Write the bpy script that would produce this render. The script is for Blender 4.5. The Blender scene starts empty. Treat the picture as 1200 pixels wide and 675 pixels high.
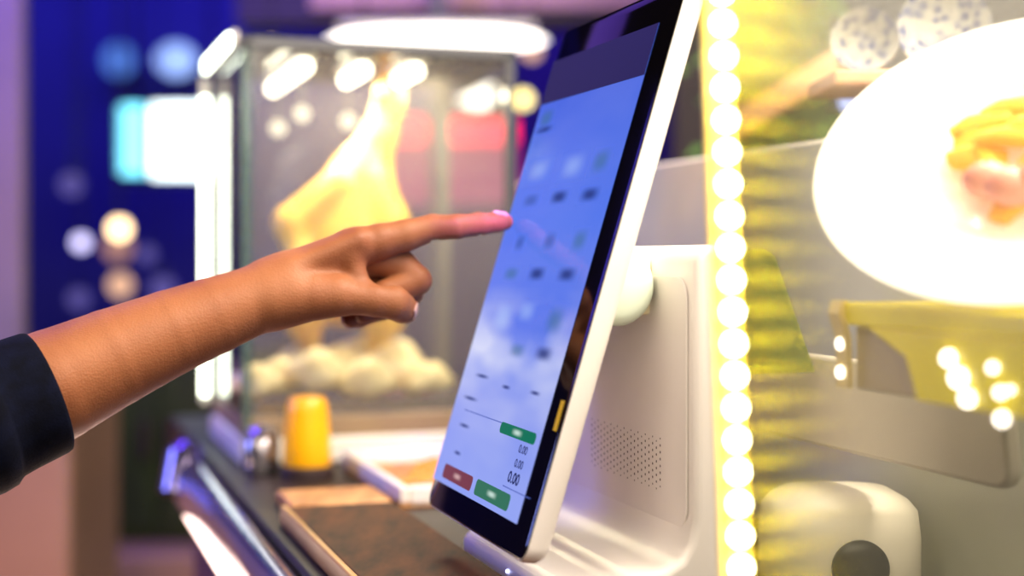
import bpy, bmesh, math, random
import numpy as np
from mathutils import Vector, Matrix

random.seed(7)
SC = bpy.context.scene
COL = SC.collection
PI = math.pi

# ------------------------------------------------------------------ frame of the place
CAMZ = 1.30
FPX = 1666.67                       # 50 mm lens on a 36 mm wide, 1200 px frame
U = Vector((-0.3190, 0.9478, 0.0))  # along the counter, away
N = Vector((0.9478, 0.3190, 0.0))   # across the counter, towards the staff side
B0 = Vector((0.0058, 0.80, 0.0))    # foot line of the terminal's screen
ZC = CAMZ - 0.215                   # counter top


def P(px, py, Y):
    return Vector(((px - 600) / FPX * Y, Y, CAMZ + (300 - py) / FPX * Y))


def Q(q, s, z):
    v = B0 + N * q + U * s
    v.z = z
    return v


def ray_plane(px, py, p0, n):
    d = Vector(((px - 600) / FPX, 1.0, (300 - py) / FPX))
    o = Vector((0, 0, CAMZ))
    t = (p0 - o).dot(n) / d.dot(n)
    return o + d * t


def lin(c):
    if isinstance(c, str):
        c = [int(c[i:i + 2], 16) / 255 for i in (0, 2, 4)]
    return tuple((x / 12.92 if x <= 0.04045 else ((x + 0.055) / 1.055) ** 2.4) for x in c) + (1.0,)


# ------------------------------------------------------------------ materials
def new_mat(name):
    m = bpy.data.materials.new(name)
    m.use_nodes = True
    m.node_tree.nodes.clear()
    return m, m.node_tree.nodes, m.node_tree.links


def out(nd, lk, sock):
    o = nd.new('ShaderNodeOutputMaterial')
    lk.new(sock, o.inputs['Surface'])


def mat(name, c, rough=0.5, metal=0.0, c2=None, scale=8.0, bump=0.0, bscale=60.0, emit=None, es=0.0,
        sss=0.0, coat=0.0, trans=0.0, stretch=None, spec=0.5):
    m, nd, lk = new_mat(name)
    b = nd.new('ShaderNodeBsdfPrincipled')
    b.inputs['Roughness'].default_value = rough
    b.inputs['Metallic'].default_value = metal
    b.inputs['Coat Weight'].default_value = coat
    b.inputs['Transmission Weight'].default_value = trans
    b.inputs['Specular IOR Level'].default_value = spec
    if sss:
        b.inputs['Subsurface Weight'].default_value = sss
        b.inputs['Subsurface Radius'].default_value = (1.0, 0.35, 0.2)
        b.inputs['Subsurface Scale'].default_value = 0.006
    tc = nd.new('ShaderNodeTexCoord')
    mp = nd.new('ShaderNodeMapping')
    lk.new(tc.outputs['Object'], mp.inputs['Vector'])
    if stretch:
        mp.inputs['Scale'].default_value = stretch
    nz = nd.new('ShaderNodeTexNoise')
    nz.inputs['Scale'].default_value = scale
    nz.inputs['Detail'].default_value = 4.0
    lk.new(mp.outputs['Vector'], nz.inputs['Vector'])
    rp = nd.new('ShaderNodeValToRGB')
    rp.color_ramp.elements[0].position = 0.32
    rp.color_ramp.elements[1].position = 0.68
    a = lin(c)
    rp.color_ramp.elements[0].color = lin(c2) if c2 else tuple(x * 0.88 for x in a[:3]) + (1,)
    rp.color_ramp.elements[1].color = a
    lk.new(nz.outputs['Fac'], rp.inputs['Fac'])
    lk.new(rp.outputs['Color'], b.inputs['Base Color'])
    if bump:
        n2 = nd.new('ShaderNodeTexNoise')
        n2.inputs['Scale'].default_value = bscale
        n2.inputs['Detail'].default_value = 5.0
        lk.new(mp.outputs['Vector'], n2.inputs['Vector'])
        bp = nd.new('ShaderNodeBump')
        bp.inputs['Strength'].default_value = bump
        bp.inputs['Distance'].default_value = 0.002
        lk.new(n2.outputs['Fac'], bp.inputs['Height'])
        lk.new(bp.outputs['Normal'], b.inputs['Normal'])
    if emit is not None:
        b.inputs['Emission Color'].default_value = lin(emit)
        b.inputs['Emission Strength'].default_value = es
    out(nd, lk, b.outputs[0])
    return m


def glow(name, c, s):
    m, nd, lk = new_mat(name)
    tc = nd.new('ShaderNodeTexCoord')
    nz = nd.new('ShaderNodeTexNoise')
    nz.inputs['Scale'].default_value = 3.0
    lk.new(tc.outputs['Object'], nz.inputs['Vector'])
    mr = nd.new('ShaderNodeMapRange')
    mr.inputs['To Min'].default_value = s * 0.93
    mr.inputs['To Max'].default_value = s * 1.07
    lk.new(nz.outputs['Fac'], mr.inputs['Value'])
    e = nd.new('ShaderNodeEmission')
    e.inputs['Color'].default_value = lin(c)
    lk.new(mr.outputs['Result'], e.inputs['Strength'])
    out(nd, lk, e.outputs[0])
    return m


def glass(name, tint, haze, hazecol, rough=0.03, streak=0.0, fade=False, through=0.5):
    """thin pane: mostly clear, a little sheen, a little milky scatter"""
    m, nd, lk = new_mat(name)
    tr = nd.new('ShaderNodeBsdfTransparent')
    tr.inputs['Color'].default_value = lin(tint)
    df = nd.new('ShaderNodeBsdfDiffuse')
    df.inputs['Color'].default_value = lin(hazecol)
    tl = nd.new('ShaderNodeBsdfTranslucent')
    tl.inputs['Color'].default_value = lin(hazecol)
    mx0 = nd.new('ShaderNodeMixShader')
    mx0.inputs['Fac'].default_value = through
    lk.new(df.outputs[0], mx0.inputs[1])
    lk.new(tl.outputs[0], mx0.inputs[2])
    tc = nd.new('ShaderNodeTexCoord')
    nz = nd.new('ShaderNodeTexNoise')
    nz.inputs['Scale'].default_value = 9.0
    lk.new(tc.outputs['Object'], nz.inputs['Vector'])
    mr = nd.new('ShaderNodeMapRange')
    mr.inputs['To Min'].default_value = haze * 0.8
    mr.inputs['To Max'].default_value = haze * 1.2
    lk.new(nz.outputs['Fac'], mr.inputs['Value'])
    mx1 = nd.new('ShaderNodeMixShader')
    lk.new(mr.outputs['Result'], mx1.inputs['Fac'])
    lk.new(tr.outputs[0], mx1.inputs[1])
    lk.new(mx0.outputs[0], mx1.inputs[2])
    last = mx1
    if streak:
        # added layer, brushed vertically: led images smear sideways into streaks
        an = nd.new('ShaderNodeBsdfAnisotropic')
        an.inputs['Color'].default_value = lin('ffee30')
        an.inputs['Roughness'].default_value = 0.42
        an.inputs['Anisotropy'].default_value = 0.97
        an.inputs['Rotation'].default_value = 0.25
        cx = nd.new('ShaderNodeCombineXYZ'); cx.inputs[0].default_value = 1.0
        lk.new(cx.outputs[0], an.inputs['Tangent'])
        last = nd.new('ShaderNodeMixShader'); last.inputs['Fac'].default_value = streak
        lk.new(mx1.outputs[0], last.inputs[1]); lk.new(an.outputs[0], last.inputs[2])
    gl = nd.new('ShaderNodeBsdfGlossy')
    gl.inputs['Roughness'].default_value = rough
    lw = nd.new('ShaderNodeFresnel')
    lw.inputs['IOR'].default_value = 1.35
    mx2 = nd.new('ShaderNodeMixShader')
    lk.new(lw.outputs[0], mx2.inputs['Fac'])
    lk.new(last.outputs[0], mx2.inputs[1])
    lk.new(gl.outputs[0], mx2.inputs[2])
    if fade:
        # the added layer fades out sideways, as the led glow does
        uv = nd.new('ShaderNodeSeparateXYZ'); lk.new(tc.outputs['UV'], uv.inputs[0])
        fr = nd.new('ShaderNodeMapRange'); fr.interpolation_type = 'SMOOTHSTEP'
        fr.inputs['From Min'].default_value = 1.0; fr.inputs['From Max'].default_value = 0.0
        lk.new(uv.outputs[0], fr.inputs['Value'])
        t2 = nd.new('ShaderNodeBsdfTransparent')
        mx3 = nd.new('ShaderNodeMixShader')
        lk.new(fr.outputs['Result'], mx3.inputs['Fac'])
        lk.new(t2.outputs[0], mx3.inputs[1]); lk.new(mx2.outputs[0], mx3.inputs[2])
        mx2 = mx3
    out(nd, lk, mx2.outputs[0])
    return m


def soft_glow(name, c, s, strength=1.0):
    """flat mark on a display whose edge fades out: s = opacity at the middle"""
    m, nd, lk = new_mat(name)
    tc = nd.new('ShaderNodeTexCoord')
    mp = nd.new('ShaderNodeMapping')
    mp.inputs['Location'].default_value = (-1, -1, -1)
    mp.inputs['Scale'].default_value = (2, 2, 2)
    lk.new(tc.outputs['UV'], mp.inputs['Vector'])
    sp = nd.new('ShaderNodeSeparateXYZ')
    lk.new(mp.outputs['Vector'], sp.inputs[0])
    fs = []
    for k in (0, 1):
        ab = nd.new('ShaderNodeMath'); ab.operation = 'ABSOLUTE'
        lk.new(sp.outputs[k], ab.inputs[0])
        mr = nd.new('ShaderNodeMapRange'); mr.interpolation_type = 'SMOOTHSTEP'
        mr.inputs['From Min'].default_value = 0.98
        mr.inputs['From Max'].default_value = 0.05
        lk.new(ab.outputs[0], mr.inputs['Value'])
        fs.append(mr)
    mu = nd.new('ShaderNodeMath'); mu.operation = 'MULTIPLY'
    lk.new(fs[0].outputs[0], mu.inputs[0]); lk.new(fs[1].outputs[0], mu.inputs[1])
    m2 = nd.new('ShaderNodeMath'); m2.operation = 'MULTIPLY'
    m2.inputs[1].default_value = s
    lk.new(mu.outputs[0], m2.inputs[0])
    e = nd.new('ShaderNodeEmission')
    e.inputs['Color'].default_value = lin(c)
    e.inputs['Strength'].default_value = strength
    t = nd.new('ShaderNodeBsdfTransparent')
    mx = nd.new('ShaderNodeMixShader')
    lk.new(m2.outputs[0], mx.inputs['Fac'])
    lk.new(t.outputs[0], mx.inputs[1]); lk.new(e.outputs[0], mx.inputs[2])
    out(nd, lk, mx.outputs[0])
    return m


# ------------------------------------------------------------------ mesh helpers (all in world coordinates)
class MB:
    def __init__(self):
        self.v = []; self.f = []; self.uv = None

    def add(self, vs, fs):
        n = len(self.v)
        self.v += [Vector(x) for x in vs]
        self.f += [tuple(i + n for i in f) for f in fs]
        return self

    def box(self, o, ax, ay, az):
        """box from corner o along three vectors"""
        o = Vector(o)
        vs = [o + ax * i + ay * j + az * k for k in (0, 1) for j in (0, 1) for i in (0, 1)]
        return self.add(vs, [(0, 2, 3, 1), (4, 5, 7, 6), (0, 1, 5, 4), (2, 6, 7, 3), (0, 4, 6, 2), (1, 3, 7, 5)])

    def abox(self, lo, hi):
        lo = Vector(lo); hi = Vector(hi); d = hi - lo
        return self.box(lo, Vector((d.x, 0, 0)), Vector((0, d.y, 0)), Vector((0, 0, d.z)))

    def prism(self, pts, ext):
        """closed polygon pts extruded by ext"""
        n = len(pts); ext = Vector(ext)
        vs = [Vector(p) for p in pts] + [Vector(p) + ext for p in pts]
        fs = [tuple(range(n - 1, -1, -1)), tuple(range(n, 2 * n))]
        fs += [(i, (i + 1) % n, n + (i + 1) % n, n + i) for i in range(n)]
        return self.add(vs, fs)

    def rings(self, rings, cap=True, closed=False):
        n = len(rings[0]); vs = [p for r in rings for p in r]; fs = []
        m = len(rings)
        for i in range(m if closed else m - 1):
            a = i * n; b = ((i + 1) % m) * n
            for j in range(n):
                k = (j + 1) % n
                fs.append((a + j, a + k, b + k, b + j))
        if cap and not closed:
            fs.append(tuple(range(n - 1, -1, -1)))
            fs.append(tuple(range((m - 1) * n, m * n)))
        return self.add(vs, fs)

    def tube(self, path, rad, n=12, cap=True):
        path = [Vector(p) for p in path]
        rad = rad if hasattr(rad, '__len__') else [rad] * len(path)
        rs = []; up = None
        for i, p in enumerate(path):
            a = path[max(i - 1, 0)]; b = path[min(i + 1, len(path) - 1)]
            d = (b - a).normalized()
            if up is None:
                up = Vector((0, 0, 1)) if abs(d.z) < 0.9 else Vector((1, 0, 0))
            x = d.cross(up).normalized(); up = x.cross(d).normalized()
            rs.append([p + (x * math.cos(t) + up * math.sin(t)) * rad[i] for t in [2 * PI * j / n for j in range(n)]])
        return self.rings(rs, cap)

    def lathe(self, c, prof, n=32, axis=None, cap=True):
        """prof = (radius, height) list turned about an axis through c"""
        c = Vector(c); a = Vector(axis or (0, 0, 1)).normalized()
        x = a.orthogonal().normalized(); y = a.cross(x)
        rs = [[c + a * h + (x * math.cos(2 * PI * j / n) + y * math.sin(2 * PI * j / n)) * max(r, 1e-5) for j in range(n)]
              for r, h in prof]
        return self.rings(rs, cap)

    def ball(self, c, r, n=16, m=10, sc=(1, 1, 1)):
        c = Vector(c)
        rs = []
        for i in range(m + 1):
            t = PI * i / m
            rr = max(math.sin(t), 1e-3)
            rs.append([c + Vector((rr * math.cos(2 * PI * j / n) * r * sc[0], rr * math.sin(2 * PI * j / n) * r * sc[1],
                                   -math.cos(t) * r * sc[2])) for j in range(n)])
        return self.rings(rs)


def rrect(o, ax, ay, w, h, r, k=6):
    """rounded rectangle outline, corner o, unit axes ax, ay"""
    pts = []
    for cx, cy, a0 in ((w - r, r, -PI / 2), (w - r, h - r, 0), (r, h - r, PI / 2), (r, r, PI)):
        for i in range(k + 1):
            a = a0 + PI / 2 * i / k
            pts.append(Vector(o) + ax * (cx + r * math.cos(a)) + ay * (cy + r * math.sin(a)))
    return pts


def wloc(o):
    l = Vector((0, 0, 0))
    while o is not None:
        l += o.location; o = o.parent
    return l


def obj(name, mb, m, parent=None, bevel=0.0, seg=3, smooth=True, angle=40, origin=None):
    xs = [v for v in mb.v]
    lo = Vector([min(v[i] for v in xs) for i in range(3)]); hi = Vector([max(v[i] for v in xs) for i in range(3)])
    org = Vector(origin) if origin is not None else Vector(((lo.x + hi.x) / 2, (lo.y + hi.y) / 2, lo.z if parent is None else (lo.z + hi.z) / 2))
    me = bpy.data.meshes.new(name)
    me.from_pydata([tuple(v - org) for v in xs], [], mb.f)
    bm = bmesh.new(); bm.from_mesh(me)
    bmesh.ops.recalc_face_normals(bm, faces=bm.faces)
    bm.to_mesh(me); bm.free()
    if mb.uv:
        ul = me.uv_layers.new(name='UVMap')
        for l in me.loops:
            ul.data[l.index].uv = mb.uv[l.vertex_index]
    me.materials.append(m)
    o = bpy.data.objects.new(name, me)
    COL.objects.link(o)
    o.parent = parent
    o.location = org - (wloc(parent) if parent else Vector((0, 0, 0)))
    if smooth:
        for p in me.polygons:
            p.use_smooth = True
        try:
            me.set_sharp_from_angle(angle=math.radians(angle))
        except Exception:
            pass
    if bevel:
        b = o.modifiers.new('bevel', 'BEVEL')
        b.width = bevel; b.segments = seg; b.limit_method = 'ANGLE'; b.angle_limit = math.radians(35)
        b.harden_normals = False
    return o


def tag(o, label, cat, group=None, kind=None):
    o['label'] = label; o['category'] = cat
    if group: o['group'] = group
    if kind: o['kind'] = kind
    return o


def thing(name, label, cat, loc, group=None):
    o = bpy.data.objects.new(name, None)
    o.empty_display_size = 0.03
    COL.objects.link(o)
    o.location = Vector(loc)
    return tag(o, label, cat, group)


def struct(name, mb, m, **k):
    o = obj(name, mb, m, **k)
    o['kind'] = 'structure'
    return o


def copy_tree(o, parent=None):
    c = o.copy(); COL.objects.link(c); c.parent = parent
    for ch in list(o.children):
        copy_tree(ch, c)
    return c


# ------------------------------------------------------------------ signed-distance mesher for organic bodies
def smin(a, b, k):
    h = np.clip(0.5 + 0.5 * (b - a) / k, 0, 1)
    return b + (a - b) * h - k * h * (1 - h)


def cone(Pt, a, b, ra, rb, flat=None):
    """tapered capsule between a and b"""
    a = np.array(a, np.float32); b = np.array(b, np.float32)
    ab = b - a
    d = [Pt[i] - a[i] for i in range(3)]
    t = np.clip((d[0] * ab[0] + d[1] * ab[1] + d[2] * ab[2]) / max(float(ab @ ab), 1e-6), 0, 1)
    q = [d[i] - t * ab[i] for i in range(3)]
    if flat:
        q[2] = q[2] / flat
    return np.sqrt(q[0] ** 2 + q[1] ** 2 + q[2] ** 2) - (ra + (rb - ra) * t)


def chain(Pt, pts, k):
    r = None
    for (a, b) in zip(pts[:-1], pts[1:]):
        c = cone(Pt, a[:3], b[:3], a[3], b[3])
        r = c if r is None else smin(r, c, k)
    return r


def ellipsoid(Pt, c, r):
    q = [(Pt[i] - c[i]) / r[i] for i in range(3)]
    k0 = np.sqrt(q[0] ** 2 + q[1] ** 2 + q[2] ** 2)
    return (k0 - 1.0) * min(r)


def nets(f, lo, hi, h):
    ax = [np.arange(lo[i], hi[i] + h, h, dtype=np.float32) for i in range(3)]
    Pt = [ax[0][:, None, None], ax[1][None, :, None], ax[2][None, None, :]]
    V = f(Pt).astype(np.float32)
    ins = V < 0
    nx, ny, nz = V.shape
    cs = [(i, j, k) for i in (0, 1) for j in (0, 1) for k in (0, 1)]
    sl = lambda A, c: A[c[0]:nx - 1 + c[0], c[1]:ny - 1 + c[1], c[2]:nz - 1 + c[2]]
    cnt = sum(sl(ins, c).astype(np.int8) for c in cs)
    act = (cnt > 0) & (cnt < 8)
    idx = np.full(act.shape, -1, np.int64)
    ijk = np.argwhere(act)
    idx[act] = np.arange(len(ijk))
    acc = np.zeros((len(ijk), 3), np.float32); num = np.zeros(len(ijk), np.float32)
    for c in cs:
        for d in range(3):
            if c[d]: continue
            e = list(c); e[d] = 1
            va = V[ijk[:, 0] + c[0], ijk[:, 1] + c[1], ijk[:, 2] + c[2]]
            vb = V[ijk[:, 0] + e[0], ijk[:, 1] + e[1], ijk[:, 2] + e[2]]
            m = (va < 0) != (vb < 0)
            t = np.where(m, va / np.where(m, va - vb, 1), 0)
            p = np.array(c, np.float32)[None, :].repeat(len(ijk), 0)
            p[:, d] += t
            acc += np.where(m[:, None], p, 0); num += m
    verts = (ijk + acc / num[:, None]) * h + np.array([a[0] for a in ax])
    faces = []
    for d in range(3):
        a, b = [(1, 2), (2, 0), (0, 1)][d]
        s0 = [slice(1, n - 1) for n in V.shape]; s1 = list(s0)
        s0[d] = slice(0, V.shape[d] - 1); s1[d] = slice(1, V.shape[d])
        i0 = ins[tuple(s0)]; i1 = ins[tuple(s1)]
        e = np.argwhere(i0 != i1)
        flip = i0[tuple(e.T)]
        base = e.copy()
        for k in range(3):
            if k != d: base[:, k] += 1
        def cell(da, db):
            q = base.copy(); q[:, a] -= da; q[:, b] -= db
            return idx[tuple(q.T)]
        quad = np.stack([cell(1, 1), cell(0, 1), cell(0, 0), cell(1, 0)], 1)
        quad[~flip] = quad[~flip][:, ::-1]
        faces.append(quad)
    return verts, np.concatenate(faces)


def mesh_obj(name, verts, faces, m, parent=None, smooth_it=2):
    org = Vector(((verts[:, 0].min() + verts[:, 0].max()) / 2, (verts[:, 1].min() + verts[:, 1].max()) / 2, verts[:, 2].min()))
    org = Vector([float(x) for x in org])
    me = bpy.data.meshes.new(name)
    me.from_pydata((verts - np.array(org)).tolist(), [], faces.tolist())
    me.materials.append(m)
    for p in me.polygons: p.use_smooth = True
    o = bpy.data.objects.new(name, me)
    COL.objects.link(o); o.parent = parent
    o.location = org - (wloc(parent) if parent else Vector((0, 0, 0)))
    if smooth_it:
        s = o.modifiers.new('relax', 'SMOOTH'); s.factor = 0.5; s.iterations = smooth_it
    return o


# ------------------------------------------------------------------ material library
M = {}
M['white_plastic'] = mat('white_plastic', 'f0e8e2', 0.38, bump=0.05, bscale=900)
M['black_glass'] = mat('black_glass', '0a0808', 0.06, spec=0.5)
M['dark_hole'] = mat('dark_hole', '4a3c34', 0.7)
M['hinge'] = mat('hinge_plastic', 'd9e6d4', 0.35)
M['cream'] = mat('cream_plastic', 'f7ecc8', 0.35)
M['steel'] = mat('steel', 'b8b2b8', 0.25, 0.9, stretch=(40, 2, 2))
M['dark_steel'] = mat('dark_steel', '5a4a58', 0.28, 0.6, stretch=(30, 3, 3))
M['rail_steel'] = mat('rail_steel', '8a7fa0', 0.16, 0.85)
M['board_wood'] = mat('board_wood', '5e361a', 0.6, c2='2a160a', scale=9, stretch=(7, 2.0, 1), spec=0.12)
M['edge_wood'] = mat('edge_wood', 'c79a56', 0.4, c2='a87a3c')
M['tan_wood'] = mat('tan_wood', 'c99058', 0.45, c2='9a6636', scale=12, stretch=(6, 1, 1))
M['counter'] = mat('counter_top', '30261f', 0.45, c2='211a16', scale=14, spec=0.25)
M['counter_side'] = mat('counter_side', '4a3550', 0.5)
M['navy_cloth'] = mat('navy_cloth', '070a1c', 0.95, c2='04050f', scale=90, bump=0.25, bscale=700, spec=0.1)
M['nail'] = mat('nail', 'cf9f94', 0.25, sss=0.1, coat=0.3)
M['alu'] = mat('alu_channel', 'f4d25c', 0.4, 0.0)
M['case_frame'] = mat('case_frame', '5c5c60', 0.35, 0.5)
M['post_steel'] = mat('post_steel', '54565e', 0.4, 0.3)
M['case_white'] = mat('case_white', 'ece4d8', 0.4)
M['case_brown'] = mat('case_brown', '9a8264', 0.4, c2='86705a')
M['glass_edge'] = glass('glass_edge', 'dfeae4', 0.25, '9ab8a8', 0.05)
M['chicken'] = mat('chicken_skin', 'f2c24a', 0.32, c2='e0a030', scale=14, bump=0.3, bscale=160, sss=0.25, coat=0.3)
M['pale_meat'] = mat('pale_meat', 'fff0cc', 0.45, c2='f0d498', scale=20, bump=0.4, bscale=60)
M['yellow_plastic'] = mat('yellow_plastic', 'f0ae10', 0.3, c2='e09606', sss=0.1, emit='f0a000', es=0.15)
M['dark_base'] = mat('dark_base', '3a2c2c', 0.4)
M['orange_food'] = mat('orange_food', 'e0902a', 0.4, c2='c87018', bump=0.3)
M['pillar'] = mat('pillar_plaster', '94828e', 0.7)
M['peach'] = mat('peach_laminate', 'a98570', 0.5)
M['green_panel'] = mat('green_panel', '2c3a0c', 0.6, c2='1e2808', stretch=(8, 8, 1))
M['night_wall'] = mat('night_wall', '30304a', 0.8)
M['floor'] = mat('floor_tiles', '4a3f40', 0.5)
M['ceil'] = mat('ceiling_paint', '2a2430', 0.8)
M['beam'] = mat('beam_paint', '3a2c4c', 0.6)
M['beam_pink'] = mat('beam_trim', 'c99aa4', 0.6, emit='b080a0', es=0.25)
M['brown_wall'] = mat('brown_wall', '4a4036', 0.7, c2='3a322a', scale=3)
M['magenta_panel'] = mat('magenta_panel', '8a2c50', 0.5, emit='b03078', es=0.8)
M['dark_panel'] = mat('dark_panel', '10102a', 0.5)
M['cord'] = mat('black_cord', '0a0a0c', 0.6)
M['leaf'] = mat('leaf', '7fa84a', 0.45, c2='4f7f2c', scale=30)
M['stem'] = mat('stem', '5a6a34', 0.6)
M['plank'] = mat('plank_wood', 'd9a986', 0.5, c2='c98a5c', scale=10, stretch=(1, 5, 5))
M['grey_panel'] = mat('grey_panel', 'c4bbb0', 0.4)
M['olive_reflection'] = mat('olive_reflection', '7c8650', 0.6)  # colour of the monitor's reflection
M['yellow_acrylic'] = mat('yellow_acrylic', 'f2dc1e', 0.25, c2='e2c808', emit='d8c000', es=0.30)  # self-glow added to brighten the acrylic
M['shelf_beige'] = mat('shelf_beige', 'c9b48c', 0.4)
M['bracket'] = mat('bracket_brass', 'ecd49a', 0.35, 0.2)
M['plate'] = mat('plate_china', 'fbf6ee', 0.2, coat=0.5, emit='fff4e2', es=0.30)  # self-glow added so the china looks overlit
M['fries'] = mat('fried_food', 'ffc81e', 0.4, c2='eda010', scale=40, emit='f0b000', es=0.15)
M['pink_meat'] = mat('pink_meat', 'f0b6a0', 0.4, c2='e07868', scale=30)
M['tub'] = mat('tub_plastic', 'f6eedc', 0.35)
M['black_plastic'] = mat('black_plastic', '1c1c1c', 0.3)
M['terracotta'] = mat('terracotta', 'a5603c', 0.7)
M['wrap_red'] = mat('wrap_red', 'b5503c', 0.5)
M['wrap_blue'] = mat('wrap_blue', '7a98ac', 0.5)
M['guard_glass'] = glass('guard_glass', 'f6f8f2', 0.66, 'f0f2de', 0.04, through=0.2)
M['pane_glass'] = glass('pane_glass', 'fdfdf8', 0.06, 'f6f4d8', 0.06)
M['glow_layer'] = glass('glow_layer', 'fbfbe8', 0.15, 'eee63a', 0.10, streak=0.50, fade=True)  # added to carry the yellow led glow and its streaks
M['case_glass'] = glass('case_glass', 'f6f8f4', 0.085, 'f6ecdc', 0.02)
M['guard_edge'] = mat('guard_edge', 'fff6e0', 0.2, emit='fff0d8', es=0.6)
M['led_warm'] = glow('led_warm', 'fff0b0', 38.0)
M['led_white'] = glow('led_white', 'f4ffe6', 9.0)
M['tube_warm'] = glow('tube_warm', 'fff2d8', 9.0)
M['lamp_white'] = glow('lamp_white', 'fff4e8', 5.0)
M['reflection_soft'] = glow('reflection_soft', 'fff0dc', 1.6)
M['bulb_warm'] = glow('bulb_warm', 'ffd9a0', 5.0)
M['bulb_dim'] = glow('bulb_dim', 'b08078', 1.1)
M['bulb_peach'] = glow('bulb_peach', 'd8a888', 1.6)
M['bulb_cool'] = glow('bulb_cool', 'd8d0ff', 2.4)
M['bulb_faint'] = glow('bulb_faint', '6a60b0', 0.8)
M['bulb_yellow'] = glow('bulb_yellow', 'ffe890', 4.0)
M['blue_lamp'] = glow('blue_lamp', '9ab8ff', 1.5)
M['blue_lamp_dim'] = glow('blue_lamp_dim', '5a88f0', 0.9)
M['blue_bokeh'] = glow('blue_bokeh', 'b8c4ff', 1.6)
M['sign_white'] = glow('sign_white', 'f0ffff', 4.0)
M['sign_cyan'] = glow('sign_cyan', '7fe8ff', 2.6)
M['red_sign'] = glow('red_sign', 'ff2850', 3.0)
M['blue_dot'] = glow('blue_dot', 'b8c0ff', 8.0)

# blue-and-white china: blossoms scattered over a pale glaze
m, nd, lk = new_mat('blue_white_china')
tc = nd.new('ShaderNodeTexCoord')
vo = nd.new('ShaderNodeTexVoronoi'); vo.inputs['Scale'].default_value = 125
nz = nd.new('ShaderNodeTexNoise'); nz.inputs['Scale'].default_value = 90; nz.inputs['Detail'].default_value = 3
lk.new(tc.outputs['Object'], vo.inputs['Vector']); lk.new(tc.outputs['Object'], nz.inputs['Vector'])
ad = nd.new('ShaderNodeMath'); ad.operation = 'MULTIPLY'
lk.new(vo.outputs['Distance'], ad.inputs[0]); lk.new(nz.outputs['Fac'], ad.inputs[1])
rp = nd.new('ShaderNodeValToRGB')
rp.color_ramp.elements[0].position = 0.12; rp.color_ramp.elements[0].color = lin('1a2a60')
rp.color_ramp.elements[1].position = 0.27; rp.color_ramp.elements[1].color = lin('8c8c86')
lk.new(ad.outputs[0], rp.inputs['Fac'])
b = nd.new('ShaderNodeBsdfPrincipled'); b.inputs['Roughness'].default_value = 0.55
b.inputs['Specular IOR Level'].default_value = 0.2
lk.new(rp.outputs['Color'], b.inputs['Base Color'])
out(nd, lk, b.outputs[0])
M['china'] = m

# skin
m, nd, lk = new_mat('skin')
tc = nd.new('ShaderNodeTexCoord')
nz = nd.new('ShaderNodeTexNoise'); nz.inputs['Scale'].default_value = 16; nz.inputs['Detail'].default_value = 5
lk.new(tc.outputs['Object'], nz.inputs['Vector'])
rp = nd.new('ShaderNodeValToRGB')
rp.color_ramp.elements[0].position = 0.3; rp.color_ramp.elements[0].color = lin('80492c')
rp.color_ramp.elements[1].position = 0.7; rp.color_ramp.elements[1].color = lin('9c623e')
lk.new(nz.outputs['Fac'], rp.inputs['Fac'])
b = nd.new('ShaderNodeBsdfPrincipled')
b.inputs['Roughness'].default_value = 0.56
b.inputs['Specular IOR Level'].default_value = 0.3
b.inputs['Subsurface Weight'].default_value = 0.15
b.inputs['Subsurface Radius'].default_value = (1.0, 0.35, 0.2)
b.inputs['Subsurface Scale'].default_value = 0.006
lk.new(rp.outputs['Color'], b.inputs['Base Color'])
n2 = nd.new('ShaderNodeTexNoise'); n2.inputs['Scale'].default_value = 420; n2.inputs['Detail'].default_value = 3
n3 = nd.new('ShaderNodeTexVoronoi'); n3.inputs['Scale'].default_value = 700
lk.new(tc.outputs['Object'], n2.inputs['Vector']); lk.new(tc.outputs['Object'], n3.inputs['Vector'])
ad = nd.new('ShaderNodeMath'); ad.operation = 'ADD'
lk.new(n2.outputs['Fac'], ad.inputs[0]); lk.new(n3.outputs['Distance'], ad.inputs[1])
bp = nd.new('ShaderNodeBump'); bp.inputs['Strength'].default_value = 0.22; bp.inputs['Distance'].default_value = 0.0007
lk.new(ad.outputs[0], bp.inputs['Height']); lk.new(bp.outputs['Normal'], b.inputs['Normal'])
out(nd, lk, b.outputs[0])
M['skin'] = m

# display: blue page, paler and cloudier towards the foot
m, nd, lk = new_mat('display_page')
tc = nd.new('ShaderNodeTexCoord')
sp = nd.new('ShaderNodeSeparateXYZ'); lk.new(tc.outputs['UV'], sp.inputs[0])
rp = nd.new('ShaderNodeValToRGB')
el = rp.color_ramp.elements
el[0].position = 0.0; el[0].color = lin('93a6fb')
el[1].position = 1.0; el[1].color = lin('3a62d6')
for pos, c in ((0.20, '8f9ff6'), (0.30, '8c9ff5'), (0.37, '607ef0'), (0.6, '4e78ee'), (0.75, '4670e6')):
    e = el.new(pos); e.color = lin(c)
lk.new(sp.outputs[1], rp.inputs['Fac'])
nz = nd.new('ShaderNodeTexNoise'); nz.inputs['Scale'].default_value = 4.0; nz.inputs['Detail'].default_value = 2
mp = nd.new('ShaderNodeMapping'); mp.inputs['Scale'].default_value = (0.4, 1.9, 1); mp.inputs['Location'].default_value = (0.35, 0.15, 0)
lk.new(tc.outputs['UV'], mp.inputs['Vector']); lk.new(mp.outputs['Vector'], nz.inputs['Vector'])
bell = nd.new('ShaderNodeValToRGB')
be = bell.color_ramp.elements
be[0].position = 0.12; be[0].color = (0.12, 0.12, 0.12, 1); be[1].position = 0.46; be[1].color = (0.04, 0.04, 0.04, 1)
e = be.new(0.31); e.color = (1, 1, 1, 1); e = be.new(0.25); e.color = (0.6, 0.6, 0.6, 1)
lk.new(sp.outputs[1], bell.inputs['Fac'])
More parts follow.
